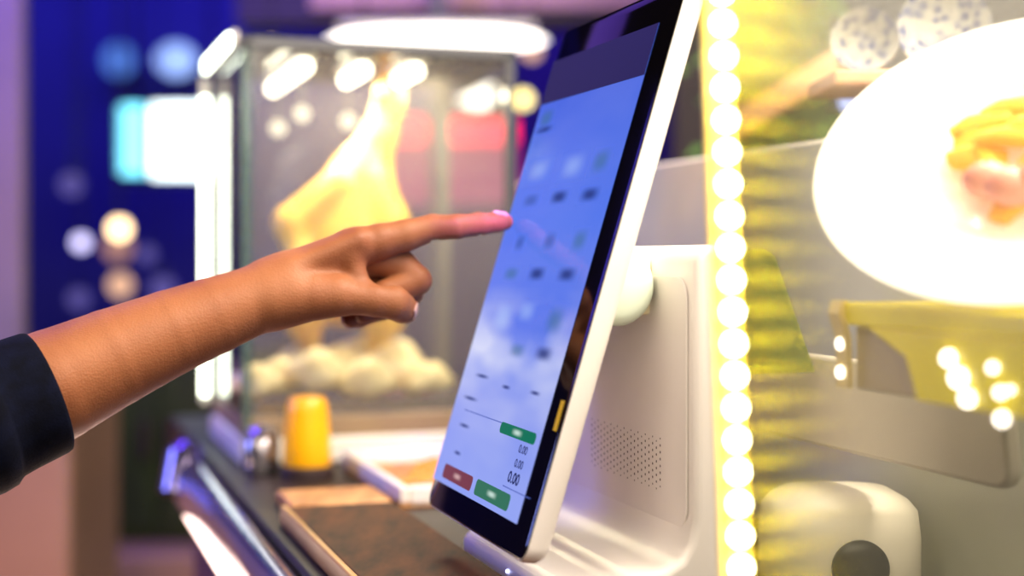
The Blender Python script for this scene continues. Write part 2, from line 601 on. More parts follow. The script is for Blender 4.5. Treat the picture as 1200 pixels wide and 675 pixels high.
cl = nd.new('ShaderNodeMapRange'); cl.inputs['From Min'].default_value = 0.34; cl.inputs['From Max'].default_value = 0.62
lk.new(nz.outputs['Fac'], cl.inputs['Value'])
mu = nd.new('ShaderNodeMath'); mu.operation = 'MULTIPLY'
lk.new(cl.outputs['Result'], mu.inputs[0]); lk.new(bell.outputs['Color'], mu.inputs[1])
mx = nd.new('ShaderNodeMix'); mx.data_type = 'RGBA'
lk.new(mu.outputs[0], mx.inputs['Factor']); lk.new(rp.outputs['Color'], mx.inputs['A'])
mx.inputs['B'].default_value = lin('dde2ff')
b = nd.new('ShaderNodeBsdfPrincipled')
b.inputs['Base Color'].default_value = (0.01, 0.01, 0.015, 1)
b.inputs['Roughness'].default_value = 0.12
b.inputs['Specular IOR Level'].default_value = 0.10
b.inputs['Emission Strength'].default_value = 0.92
lk.new(mx.outputs['Result'], b.inputs['Emission Color'])
out(nd, lk, b.outputs[0])
M['display'] = m
M['status_bar'] = mat('status_bar', '0c0c18', 0.1, emit='2c2c5c', es=0.6, spec=0.04)
M['ui_dark'] = soft_glow('ui_dark', '2a3478', 0.85)
M['ui_mid'] = soft_glow('ui_mid', '3d4f9c', 0.55)
M['ui_green_grey'] = soft_glow('ui_green_grey', '4a7090', 0.6)
M['ui_pale'] = soft_glow('ui_pale', 'b8d0ff', 0.35)
M['ui_white'] = soft_glow('ui_white', 'd8f0e8', 0.75)
M['ui_pinkish'] = soft_glow('ui_pinkish', 'f0c8c8', 0.6)
M['btn_teal'] = mat('btn_teal', '04140c', 0.15, emit='0f7a5c', es=0.85, spec=0.2)
M['btn_green'] = mat('btn_green', '04140c', 0.15, emit='387a60', es=0.85, spec=0.2)
M['btn_red'] = mat('btn_red', '140404', 0.15, emit='80404e', es=0.85, spec=0.2)
M['digit'] = glow('digit', '141a5c', 0.8)
M['ui_line'] = glow('ui_line', '5a6cc8', 0.8)
M['bezel_reflection'] = mat('bezel_reflection', 'd0a800', 0.3, emit='c8a000', es=0.3)  # yellow reflection put into colour and glow

# ------------------------------------------------------------------ camera
cam = bpy.data.cameras.new('camera')
cam.lens = 50; cam.sensor_width = 36; cam.shift_y = -37.5 / 1200
cam.clip_start = 0.02
cam.dof.use_dof = True
cam.dof.focus_distance = 0.888
cam.dof.aperture_fstop = 2.4
cam.dof.aperture_blades = 9
co = bpy.data.objects.new('camera', cam)
COL.objects.link(co)
co.location = (0, 0, CAMZ); co.rotation_euler = (PI / 2, 0, 0)
SC.camera = co

# ------------------------------------------------------------------ the setting
struct('floor', MB().abox((-3.2, -2.5, -0.05), (3.0, 5.2, 0)), M['floor'])
struct('ceiling', MB().abox((-3.2, -2.5, 2.9), (3.0, 5.2, 2.95)), M['ceil'])
struct('wall_back', MB().abox((-3.2, 5.2, 0), (3.0, 5.3, 2.9)), M['night_wall'])
struct('wall_left', MB().abox((-3.3, -2.5, 0), (-3.2, 5.2, 2.9)), M['night_wall'])
struct('wall_right', MB().abox((0.30, 2.6, 0), (2.95, 2.7, 2.9)), M['brown_wall'])
# beam that crosses the stall front, with its paler strip
struct('trim_1', MB().abox((-0.62, 3.2, CAMZ + 0.525), (0.295, 3.35, 2.899)), M['beam'])
struct('trim_2', MB().abox((-0.45, 3.17, CAMZ + 0.555), (0.295, 3.199, CAMZ + 0.70)), M['beam_pink'])
# pillar at the left edge
struct('wall_pillar', MB().abox((-1.30, 2.62, 0), (-0.905, 2.66, 2.9)), M['pillar'], bevel=0.005)

# ------------------------------------------------------------------ counter
c = thing('counter', 'long dark food stall counter the touchscreen terminal stands on', 'counter', Q(0.4, 0.1, 0))
mb = MB(); mb.box(Q(-0.086, -0.75, ZC - 0.04), N * 1.05, U * 1.95, Vector((0, 0, 0.04)))
obj('worktop', mb, M['counter'], c, bevel=0.004)
mb = MB(); mb.box(Q(-0.06, -0.70, 0.0), N * 1.0, U * 1.85, Vector((0, 0, ZC - 0.04)))
obj('counter_body', mb, M['counter_side'], c)
mb = MB()
pr = [(-0.118, ZC - 0.05), (-0.118, ZC - 0.018), (-0.110, ZC - 0.006), (-0.098, ZC - 0.002), (-0.0865, ZC - 0.004), (-0.0865, ZC - 0.05)]
mb.prism([Q(q, -0.7, z) for q, z in pr], U * 1.50)
obj('edge_rail', mb, M['rail_steel'], c, bevel=0.006)['label'] = 'shiny steel edge rail'
mb = MB(); mb.tube([Q(-0.115, 0.795, ZC - 0.04), Q(-0.105, 0.81, ZC + 0.0), Q(-0.10, 0.815, ZC + 0.012)], [0.020, 0.022, 0.012], 20)
obj('rail_end_cap', mb, M['rail_steel'], c)['label'] = 'rounded end cap of the edge rail catching blue light'

# cutting board with its pale edge
t = thing('cutting_board', 'worn dark brown wooden board lying on counter below the touchscreen', 'board', Q(-0.03, 0.06, ZC))
mb = MB(); mb.box(Q(-0.068, -0.28, ZC + 0.0005), N * 0.088, U * 0.66, Vector((0, 0, 0.0135)))
obj('board', mb, M['board_wood'], t, bevel=0.002)
mb = MB(); mb.box(Q(-0.074, -0.28, ZC + 0.0005), N * 0.0055, U * 0.66, Vector((0, 0, 0.0155)))
obj('edge_strip', mb, M['edge_wood'], t, bevel=0.0015)['label'] = 'pale golden edge strip'

# ------------------------------------------------------------------ the terminal
TILT = math.radians(17)
Vv = (Vector((0, 0, 1)) * math.cos(TILT) + N * math.sin(TILT))          # up the screen
W = ((-U).cross(Vv)).normalized()                                        # out of the screen, to the customer
SL, SH = 0.207, 0.352
S0 = Vector((0.0058, 0.80, CAMZ - 0.217 * 0.80))                        # lower near corner of the glass


def S(x, y, h=0.0):
    """x from the far (left) edge towards the near edge, y up, h out of the glass"""
    return S0 + U * (SL - x) + Vv * y + W * h


def scr(px, py):
    p = ray_plane(px, py, S0, W) - S0
    return SL - p.dot(U), p.dot(Vv)


pos = thing('payment_terminal', 'white touchscreen ordering terminal with tilted portrait display lit blue', 'terminal', Q(0.10, 0.105, ZC))
TH = 0.017
# housing: rounded slab behind the glass
mb = MB()
rs = []
for h, ins in ((-0.0012, 0.0005), (-0.003, 0.0), (-TH * 0.6, 0.0008), (-TH * 0.85, 0.0035), (-TH, 0.009), (-TH - 0.001, 0.03)):
    rs.append(rrect(S(ins, ins, h), -U, Vv, SL - 2 * ins, SH - 2 * ins, max(0.010 - ins * 0.3, 0.004)))
mb.rings(rs)
housing = obj('screen_housing', mb, M['white_plastic'], pos, angle=60)
mb = MB(); mb.rings([rrect(S(i, i, h), -U, Vv, SL - 2 * i, SH - 2 * i, 0.009) for h, i in ((-0.0012, 0.0012), (-0.0003, 0.0012), (0.0, 0.0022))])
obj('bezel', mb, M['black_glass'], pos, angle=25)['label'] = 'glossy black bezel around the display'
# lit display
dl = [scr(*p) for p in ((511, 561), (607, 616), (772, 27), (646, 74))]
x0 = (dl[0][0] + dl[3][0]) / 2; x1 = (dl[1][0] + dl[2][0]) / 2
y0 = (dl[0][1] + dl[1][1]) / 2; y1 = (dl[2][1] + dl[3][1]) / 2
print('display rect', x0, x1, y0, y1, dl)


def flat(name, xa, ya, xb, yb, h, m, parent, r=0.0):
    mb = MB()
    if r:
        mb.add(rrect(S(xa, ya, h), -U, Vv, xb - xa, yb - ya, r), [tuple(range(28))])
        mb.uv = [(0.5, 0.5)] * 28
    else:
        mb.add([S(xa, ya, h), S(xb, ya, h), S(xb, yb, h), S(xa, yb, h)], [(0, 1, 2, 3)])
        mb.uv = [(0, 0), (1, 0), (1, 1), (0, 1)]
    o = obj(name, mb, m, parent, smooth=False)
    return o


disp = flat('display', x0, y0, x1, y1, 0.0003, M['display'], pos)
disp['label'] = 'lit blue display page'
ys = (scr(652, 120)[1] + scr(756, 86)[1]) / 2
flat('status_bar', x0, ys, x1, y1, 0.0005, M['status_bar'], disp)['label'] = 'dim strip across the top of the display'


def mark(name, px, py, w, h, m, lab=None):
    x, y = scr(px, py)
    o = flat(name, x - w / 2, y - h / 2, x + w / 2, y + h / 2, 0.0006, m, disp)
    if lab: o['label'] = lab


for px, py, mm in ((623, 235, 'ui_mid'), (656, 231, 'ui_dark'), (692, 228, 'ui_dark'),
                   (600, 321, 'ui_green_grey'), (630, 321, 'ui_dark'), (665, 322, 'ui_dark'),
                   (607, 411, 'ui_green_grey'), (638, 415, 'ui_dark')):
    mark('price_tag', px, py, 0.042, 0.0130, M[mm])
for px, py, mm, w, h in ((641, 139, 'ui_green_grey', 0.020, 0.024), (638, 152, 'ui_dark', 0.024, 0.010), (672, 195, 'ui_pale', 0.028, 0.03),
                         (705, 189, 'ui_green_grey', 0.020, 0.028), (632, 200, 'ui_pale', 0.03, 0.028),
                         (645, 283, 'ui_mid', 0.016, 0.022), (680, 282, 'ui_green_grey', 0.018, 0.026), (610, 285, 'ui_mid', 0.014, 0.02),
                         (651, 376, 'ui_green_grey', 0.022, 0.032), (618, 365, 'ui_pale', 0.022, 0.024), (590, 372, 'ui_pale', 0.025, 0.035)):
    mark('menu_picture', px, py, w * 1.9, h * 0.75, M[mm])
for px, py, w in ((566, 441, 0.022), (594, 454, 0.013), (628, 461, 0.014), (552, 467, 0.024), (545, 499, 0.018), (537, 531, 0.012)):
    mark('text_line', px, py, w * 1.8, 0.0042, M['ui_dark'])
# dividers
for pa, pb in (((545, 482), (590, 495)), ((590, 570), (622, 585))):
    xa, ya = scr(*pa); xb, yb = scr(*pb)
    yy = (ya + yb) / 2
    flat('divider_line', min(xa, xb), yy, max(xa, xb), yy + 0.0006, 0.0006, M['ui_line'], disp)
# buttons
for nm, quad, mm, mk in (('button', ((587, 494), (631, 508), (627, 523), (588, 507)), 'btn_teal', 'ui_white'),
                         ('button', ((521, 543), (557, 558), (552, 574), (520, 562)), 'btn_red', 'ui_pinkish'),
                         ('button', ((560, 561), (600, 580), (596, 600), (556, 580)), 'btn_green', 'ui_white')):
    pp = [scr(*p) for p in quad]
    xa = (pp[0][0] + pp[3][0]) / 2; xb = (pp[1][0] + pp[2][0]) / 2
    yb = (pp[0][1] + pp[1][1]) / 2; ya = (pp[2][1] + pp[3][1]) / 2
    o = flat(nm, xa, ya, xb, yb, 0.0007, M[mm], disp, r=0.003)
    o['label'] = {'btn_teal': 'teal green button', 'btn_red': 'dull red button', 'btn_green': 'dark green button'}[mm]
    cx, cy = (xa + xb) / 2, (ya + yb) / 2
    w = (xb - xa) * 0.36
    flat('button_caption', cx - w / 2, cy - 0.0028, cx + w / 2, cy + 0.0028, 0.0009, M[mk], disp)


def text_mesh(txt, size, x, y, m, parent, name, bold=0.0):
    cu = bpy.data.curves.new(name, 'FONT'); cu.body = txt; cu.size = size; cu.align_x = 'RIGHT'
    cu.offset = bold
    to = bpy.data.objects.new('tmp_text', cu); COL.objects.link(to)
    bpy.context.view_layer.update()
    me = bpy.data.meshes.new_from_object(to.evaluated_get(bpy.context.evaluated_depsgraph_get()))
    bpy.data.objects.remove(to)
    mb = MB()
    mb.add([S(x + v.co.x * 1.25, y + v.co.y, 0.0008) for v in me.vertices], [tuple(p.vertices) for p in me.polygons])
    o = obj(name, mb, m, parent, smooth=False)
    return o


for (px, py, sz, bo) in ((618, 534, 0.0070, 0.00010), (613, 551, 0.0070, 0.00010), (608, 570, 0.0094, 0.00024)):
    x, y = scr(px, py)
    text_mesh('0.00', sz, x, y, M['digit'], disp, 'digits', bo)
# yellow reflection painted on the bezel, button on the far edge
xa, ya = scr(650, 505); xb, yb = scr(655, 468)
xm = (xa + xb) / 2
flat('bezel_reflection', SL - 0.0105, ya, SL - 0.0045, yb, 0.0004, M['bezel_reflection'], pos)['label'] = 'small yellow reflection painted on the black bezel'
px_, py_ = scr(499, 553)
mb = MB(); mb.box(S(-0.006, py_ - 0.008, -0.012), -U * 0.0065, Vv * 0.018, W * 0.010)
obj('side_button', mb, M['black_plastic'], pos, bevel=0.002)
# stand: foot + upright, one profile along the counter
mb = MB()
zc = ZC
prof = [(0.028, zc + 0.0005), (0.028, zc + 0.016), (0.034, zc + 0.022), (0.060, zc + 0.024), (0.066, zc + 0.031), (0.086, zc + 0.033),
        (0.096, zc + 0.038), (0.102, zc + 0.048), (0.105, zc + 0.062), (0.105, CAMZ - 0.004), (0.108, CAMZ + 0.003), (0.114, CAMZ + 0.0065),
        (0.122, CAMZ + 0.0065), (0.126, CAMZ + 0.003), (0.128, CAMZ - 0.004), (0.130, zc + 0.06), (0.131, zc + 0.0005)]
SN, SF = -0.006, 0.212
mb.prism([Q(q, SN, z) for q, z in prof], U * (SF - SN))
stand = obj('stand', mb, M['white_plastic'], pos, bevel=0.006, seg=4, angle=50)
FQ = Q(0.105, 0, CAMZ)                       # front face of the upright
# inset front panel with round corners
mb = MB()
zlo = ZC + 0.052
pts = rrect(Q(0.1045, SN + 0.010, zlo), U, Vector((0, 0, 1)), SF - SN - 0.02, CAMZ - 0.012 - zlo, 0.014)
mb.prism(pts, -N * 0.0012)
fp = obj('front_panel', mb, M['white_plastic'], pos, bevel=0.0006)
# speaker grille
mb = MB()
g = [ray_plane(px, py, Q(0.1033, 0, 0), N) - B0 for px, py in ((694, 498), (774, 514), (774, 578), (694, 548))]
gs = [(p.dot(U), p.z) for p in g]
nc, nr = 21, 8
for i in range(nc):
    for j in range(nr):
        s_ = gs[1][0] + (gs[0][0] - gs[1][0]) * i / (nc - 1)
        zt = gs[1][1] ; zb_ = gs[2][1]
        z_ = zt + (zb_ - zt) * (j + (0.5 if i % 2 else 0.0)) / nr
        r_ = 0.00085 * (0.75 if j in (0, nr - 1) else 1.0)
        cpt = B0 + N * 0.1031 + U * s_; cpt.z = z_
        mb.add([cpt + U * (r_ * math.cos(a)) + Vector((0, 0, r_ * math.sin(a))) for a in [2 * PI * k / 8 for k in range(8)]], [tuple(range(8))])
obj('speaker_grille', mb, M['dark_hole'], pos, smooth=False)['label'] = 'diagonal rows of small dark speaker holes'
# hinge between housing and upright
hz = CAMZ - 0.0185
hq = 0.0775
mb = MB()
rs = []
for s_, r_ in ((0.040, 0.017), (0.042, 0.0215), (0.047, 0.0245), (0.150, 0.0245), (0.154, 0.022), (0.156, 0.018)):
    rs.append([Q(hq, s_, hz) + N * (r_ * 1.0 * math.cos(a)) + Vector((0, 0, r_ * math.sin(a))) for a in [2 * PI * k / 28 for k in range(28)]])
mb.rings(rs)
obj('hinge', mb, M['hinge'], pos)['label'] = 'pale green grey hinge drum behind the screen'
mb = MB(); mb.box(Q(hq + 0.012, 0.056, hz - 0.018), N * 0.0150, U * 0.088, Vector((0, 0, 0.036)))
obj('hinge_block', mb, M['cream'], pos, bevel=0.002)
# status light in the foot
mb = MB(); p = ray_plane(595, 668, Q(0.0275, 0, 0), N)
p.z = max(min(p.z, ZC + 0.013), ZC + 0.004)
mb.lathe(p, [(0.0012, 0.0), (0.0012, 0.0008), (0.0006, 0.0012)], 12, axis=-N)
obj('status_light', mb, M['blue_dot'], pos)

# ------------------------------------------------------------------ pointing arm
tp = ray_plane(602, 258, S0, W)
YH = tp.y - 0.036
PXM = YH / FPX
tipw = (tp.y - YH) / PXM
print('touch depth', tp.y, 'tip w', tipw)
TW = tipw - 11


def arm(Pt):
    body = chain(Pt, [(-260, 592, -112, 80), (20, 470, -58, 70.5), (62, 452, -50, 66), (130, 420, -38, 57.5), (199, 390, -26, 49.5),
                      (250, 370, -16, 44.5), (297, 352, -8, 39.5), (335, 339, 0, 41)], 1.2)
    mcs = [((318, 333, 2), (418, 288, 2), 29, 21),
           ((318, 338, 22), (430, 297, 26), 29, 20),
           ((322, 345, 38), (425, 311, 48), 27, 19),
           ((326, 350, 48), (410, 328, 66), 26, 18)]
    for a, b_, ra, rb in mcs:
        body = smin(body, cone(Pt, a, b_, ra, rb), 12)
    # thenar pad
    body = smin(body, cone(Pt, (325, 352, -12), (392, 346, -16), 31, 23), 14)
    # extensor tendon towards the index knuckle
    body = smin(body, cone(Pt, (345, 312, -18), (420, 281, -12), 7, 8), 12)
    idx = chain(Pt, [(412, 291, 4, 23), (445, 283, 8, 20.5), (475, 276, 15, 18.5), (507, 267, 24, 15.8), (536, 265.5, TW - 34, 14.0), (560, 263, TW - 16, 13.4), (582, 260.5, TW - 2, 11.7), (591.2, 259.5, TW + 4, 10.3)], 4)
    thb = chain(Pt, [(372, 347, -14, 26), (400, 347, -16, 21.5), (440, 352, -15, 18.6), (462, 355, -10, 19.2), (471, 361, 3, 17), (476, 366, 18, 13)], 5)
    mid = chain(Pt, [(425, 300, 28, 21), (470, 311, 33, 18.0), (489, 328, 29, 17.0)], 4)
    mid2 = chain(Pt, [(489, 329, 28, 17.2), (452, 343, 18, 15), (428, 352, 16, 12)], 4)
    mid = smin(mid, mid2, 2.5)
    rng = chain(Pt, [(420, 312, 48, 19), (470, 325, 62, 17), (480, 342, 60, 16), (445, 360, 46, 14), (425, 367, 38, 12)], 4)
    pnk = chain(Pt, [(405, 330, 66, 17), (445, 348, 84, 14), (448, 362, 80, 13), (420, 371, 60, 12.5), (410, 374, 46, 11)], 4)
    r = smin(body, idx, 8)
    r = smin(r, smin(body, thb, 10), 1.5)
    for f in (mid, rng, pnk):
        r = smin(r, smin(body, f, 7), 1.5)
    # hollow and web between thumb and index finger
    r = -smin(-r, cone(Pt, (452, 322, -26), (443, 325, 6), 14, 5), 5)
    r = smin(r, cone(Pt, (412, 305, -6), (424, 334, -10), 13, 11), 9)
    # creases: finger joints, thumb joint, wrist
    for a, b_, rr in (((511, 285, 10), (513, 279, 40), 3.0), ((505, 284, 10), (507, 279, 40), 1.6), ((562, 277.5, TW - 34), (563, 273, TW), 2.2),
                      ((461, 334, -24), (465, 343, -30), 1.6), ((455, 333, -22), (459, 342, -32), 1.3),
                      ((505, 251, 20), (509, 254, 10), 1.2), ((499, 252, 18), (502, 256, 8), 1.2), ((512, 250.5, 22), (516, 254, 12), 1.2)):
        r = -smin(-r, cone(Pt, a, b_, rr, rr * 0.7), 3)
    return r


vs, fs = nets(arm, (-200, 215, -190), (625, 700, 130), 2.1)


def slant(x):
    return 0.16 * (np.sqrt((520 - x) ** 2 + 3600) + (520 - x)) / 2


def to_world(vs):
    Y = YH + (vs[:, 2] - slant(vs[:, 0])) * PXM
    return np.stack([(vs[:, 0] - 600) / FPX * Y, Y, CAMZ + (300 - vs[:, 1]) / FPX * Y], 1)


person = mesh_obj('person', to_world(vs), fs[:, ::-1], M['skin'], smooth_it=3)
tag(person, 'bare forearm and hand pointing an index finger at the touchscreen, dark navy sleeve', 'person')


def HW(x, y, w):
    Y = YH + (w - float(slant(x))) * PXM
    return Vector(((x - 600) / FPX * Y, Y, CAMZ + (300 - y) / FPX * Y))


# sleeve: cloth tube round the forearm, folded cuff
def sleeve_ring(c, ax, r, rw=1.0, n=40, wob=0.0, ph=0):
    a = Vector(ax).normalized()
    y = Vector((0, 0, 1)); x = a.cross(y).normalized(); y = x.cross(a).normalized()
    out_ = []
    for j in range(n):
        t_ = 2 * PI * j / n
        rr = r * (1 + wob * math.sin(3 * t_ + ph) + 0.6 * wob * math.sin(7 * t_ + 2 * ph))
        q = Vector(c) + x * (rr * math.cos(t_)) + y * (rr * rw * math.sin(t_))
        out_.append(HW(*q))
    return out_


mb = MB()
axv = Vector((264, -110, 54))
A = Vector((-235, 580, -113)); Bp = Vector((56, 459, -56))
rs = []
prof = [(1.0, 69.5), (1.004, 71.5), (1.0, 74), (0.985, 75.5), (0.93, 77), (0.86, 78.5), (0.80, 80), (0.785, 83), (0.77, 88), (0.71, 92), (0.62, 91), (0.45, 93), (0.3, 95), (0.0, 100)]
for k, (t_, r_) in enumerate(prof):
    c_ = A + (Bp - A) * t_
    rs.append(sleeve_ring(c_, axv, r_, 1.0, wob=0.0 if k < 5 else 0.012, ph=k * 0.8))
inner = []
for t_, r_ in ((0.0, 90), (0.6, 83), (0.8, 76), (0.9, 73), (0.985, 69.5)):
    inner.append(sleeve_ring(A + (Bp - A) * t_, axv, r_, 1.0))
mb.rings(rs + inner, cap=False, closed=True)
slv = obj('sleeve', mb, M['navy_cloth'], person, angle=80)
slv['label'] = 'dark navy cloth sleeve with turned cuff'
# nails
def nail(c, nrm, along, w, l):
    c = Vector(c); nrm = Vector(nrm).normalized(); al = Vector(along); al = (al - nrm * al.dot(nrm)).normalized(); sd = nrm.cross(al)
    vs_ = []; n = 11
    for i in range(n):
        for j in range(n):
            a = -1 + 2 * i / (n - 1); b_ = -1 + 2 * j / (n - 1)
            q = c + al * (a * l * (1 - 0.18 * b_ * b_)) + sd * (b_ * w * (1 - 0.12 * a ** 4)) + nrm * 22
            for _ in range(60):                            # walk down to the skin
                d_ = float(arm([np.array([q[k]], np.float32) for k in range(3)])[0])
                if d_ < 0.9: break
                q = q - nrm * max(d_ * 0.6, 0.15)
            vs_.append(HW(*q))
    fs_ = [(i * n + j, i * n + j + 1, (i + 1) * n + j + 1, (i + 1) * n + j) for i in range(n - 1) for j in range(n - 1)]
    mb = MB().add(vs_, fs_)
    o = obj('fingernail', mb, M['nail'], person)
    s_ = o.modifiers.new('thick', 'SOLIDIFY'); s_.thickness = 0.0007; s_.offset = 0
    return o


nail((482, 363, 4), (0.86, 0.25, -0.44), (0.15, 0.65, 0.55), 8.0, 9.5)
nail((585, 259, TW - 3), (0.10, -0.95, -0.05), (1, 0.0, 0.6), 7.0, 9)

# ------------------------------------------------------------------ heated display case
ZCASE0 = ZC + 0.0005
ZT = CAMZ + 0.213
CQ0, CQ1, CS0, CS1 = -0.060, 0.236, 0.705, 0.972
case = thing('display_case', 'lit glass food display case on the counter behind the pointing hand', 'display case', Q(0.09, 0.84, ZC))


def bar(q, s, z0, z1, w=0.012):
    return MB().box(Q(q - w / 2, s - w / 2, z0), N * w, U * w, Vector((0, 0, z1 - z0)))


mb = MB(); mb.box(Q(CQ0, CS0, ZCASE0), N * (CQ1 - CQ0), U * (CS1 - CS0), Vector((0, 0, 0.026)))
obj('case_base', mb, M['case_white'], case, bevel=0.003)
mb = MB(); mb.box(Q(CQ0 + 0.004, CS0 + 0.004, ZCASE0 + 0.026), N * (CQ1 - CQ0 - 0.008), U * (CS1 - CS0 - 0.008), Vector((0, 0, 0.022)))
obj('case_shelf', mb, M['case_brown'], case, bevel=0.002)
for i, (q, s) in enumerate(((CQ0 + 0.006, CS0 + 0.006), (CQ1 - 0.006, CS0 + 0.006), (CQ1 - 0.006, CS1 - 0.006), (CQ0 + 0.006, CS1 - 0.006))):
    obj('corner_post', bar(q, s, ZCASE0 + 0.026, ZT, 0.010), M['glass_edge'] if i == 0 else M['case_frame'], case, bevel=0.001)
mb = MB()
for (qa, sa, dq, ds) in ((CQ0, CS0, CQ1 - CQ0, 0.014), (CQ0, CS1 - 0.014, CQ1 - CQ0, 0.014), (CQ0, CS0, 0.014, CS1 - CS0), (CQ1 - 0.014, CS0, 0.014, CS1 - CS0)):
    mb.box(Q(qa, sa, ZT), N * dq, U * ds, Vector((0, 0, 0.012)))
obj('top_frame', mb, M['case_frame'], case, bevel=0.001)
mb = MB(); mb.box(Q(CQ0 + 0.010, CS0 + 0.012, ZT - 0.0005), N * (CQ1 - CQ0 - 0.02), U * (CS1 - CS0 - 0.02), Vector((0, 0, 0.003)))
obj('roof_pane', mb, M['case_glass'], case)
for qa, sa, d in ((CQ0 + 0.012, CS0 + 0.003, N * (CQ1 - CQ0 - 0.024)), (CQ0 + 0.003, CS0 + 0.014, U * (CS1 - CS0 - 0.036))):
    n_ = U if abs(d.dot(N)) > 0.01 else N
    mb = MB(); mb.box(Q(qa, sa, ZCASE0 + 0.05), d, n_ * 0.003, Vector((0, 0, ZT - ZCASE0 - 0.05)))
    obj('glass_pane', mb, M['case_glass'], case, smooth=False)
# led strip up the far left post and along the top edge
ls = thing('led_strip', 'white led light strip running up the display case corner and along its top edge', 'light strip', Q(CQ0 - 0.010, CS1, ZCASE0 + 0.06))
mb = MB(); mb.box(Q(CQ0 - 0.013, CS1 - 0.0134, ZCASE0 + 0.04), N * 0.010, U * 0.0018, Vector((0, 0, ZT - ZCASE0 - 0.042)))
mb.box(Q(CQ0 - 0.006, CS0 + 0.02, ZT + 0.004), N * 0.0055, U * (CS1 - CS0 - 0.02), Vector((0, 0, 0.016)))
obj('strip_tape', mb, M['case_white'], ls)
p0 = None
for k in range(52):
    z_ = ZCASE0 + 0.050 + k * 0.0068
    if z_ > ZT - 0.008: break
    mb = MB(); mb.box(Q(CQ0 - 0.012, CS1 - 0.0185, z_), N * 0.008, U * 0.005, Vector((0, 0, 0.0056)))
    obj('led_chip', mb, M['led_white'], ls, smooth=False)
for k in range(30):
    s_ = CS0 + 0.030 + k * 0.008
    if s_ > CS1 - 0.018: break
    mb = MB(); mb.box(Q(CQ0 - 0.0095, s_, ZT + 0.004), N * 0.0035, U * 0.0065, Vector((0, 0, 0.014)))
    obj('led_chip', mb, M['led_white'], ls, smooth=False)
# tube lights under the roof
first = None
for i, (q, lab) in enumerate(((0.010, 'warm tube light under the case roof, leftmost of three'), (0.075, 'warm tube light under the case roof, middle of three'),
                              (0.130, 'warm tube light under the case roof, rightmost of three'))):
    s0, s1 = ((CS0 + 0.01, CS1 - 0.02), (CS0 + 0.02, CS1 - 0.13), (CS0 + 0.01, CS1 - 0.15))[i]
    r = thing('tube_light', lab, 'light', Q(q, (s0 + s1) / 2, ZT - 0.001), 'tube lights in the display case')
    mb = MB(); mb.tube([Q(q, s0 + 0.012, ZT - 0.014), Q(q, s1 - 0.012, ZT - 0.014)], 0.008, 14)
    obj('tube', mb, M['tube_warm'], r)
    mb = MB(); mb.box(Q(q - 0.01, s0, ZT - 0.006), N * 0.02, U * (s1 - s0), Vector((0, 0, 0.005)))
    obj('holder', mb, M['case_white'], r)

for px, py, Y, lab in ((326, 150, 1.62, 'small glowing ball for a light reflection in the display case, leftmost of three'), (354, 133, 1.60, 'small glowing ball for a light reflection in the display case, middle of three'),
                        (408, 142, 1.66, 'small glowing ball for a light reflection in the display case, rightmost of three beside the chicken neck')):
    c_ = P(px, py, Y)
    r = thing('case_reflection', lab, 'light', c_, 'round light reflections in the display case')
    mb = MB(); mb.ball(c_, 0.0095, 16, 10); obj('bulb', mb, M['reflection_soft'], r)  # glowing balls added in place of light reflections in the case
    mb = MB(); mb.tube([c_ + Vector((0, 0, 0.0105)), Vector((c_.x, c_.y, ZT - 0.001))], 0.0012, 8); obj('stem', mb, M['cord'], r)

# hanging chicken
CS = 1.62 / FPX


def CW(v):
    Y = 1.62 + v[:, 2] * CS
    return np.stack([(v[:, 0] - 600) / FPX * Y, Y, CAMZ + (300 - v[:, 1]) / FPX * Y], 1)


def chick(Pt):
    b_ = ellipsoid(Pt, (402, 300, 0), (66, 84, 62))
    b_ = smin(b_, ellipsoid(Pt, (420, 238, 0), (42, 62, 42)), 26)
    nk = chain(Pt, [(425, 205, 0, 30), (444, 160, 0, 20), (456, 120, 0, 16), (458, 98, 0, 15)], 10)
    b_ = smin(b_, nk, 22)
    b_ = smin(b_, cone(Pt, (459, 92, -2), (448, 110, -16), 17, 10), 6)
    for sg, w in ((-1, -30), (1, -20)):
        x = 400 + sg * 48
        wing = chain(Pt, [(418 + sg * 22, 215, w, 20), (x + sg * 12, 262, w - 14, 20), (x + sg * 2, 300, w - 24, 13), (x - sg * 6, 322, w - 22, 8)], 8)
        b_ = smin(b_, wing, 9)
        leg = chain(Pt, [(402 + sg * 36, 335, -20, 36), (402 + sg * 46, 372, -26, 25), (402 + sg * 40, 398, -20, 12), (402 + sg * 36, 416, -14, 9)], 10)
        b_ = smin(b_, leg, 10)
    return b_


v_, f_ = nets(chick, (300, 60, -110), (510, 440, 90), 4.0)
ch = mesh_obj('roast_chicken', CW(v_), f_[:, ::-1], M['chicken'], smooth_it=2)
tag(ch, 'golden yellow whole chicken hanging by its neck inside the display case', 'chicken')
hook_c = Vector([float(x) for x in CW(np.array([[458, 96, 0]], float))[0]])
mb = MB()
mb.tube([hook_c + Vector((0.0, 0, -0.01)), hook_c + Vector((0.006, 0, 0.004)), hook_c + Vector((0.004, 0, 0.018)), Vector((hook_c.x, hook_c.y, ZT - 0.004))], 0.002, 8)
tag(obj('meat_hook', mb, M['steel'], None), 'thin steel hook the chicken hangs from', 'hook')

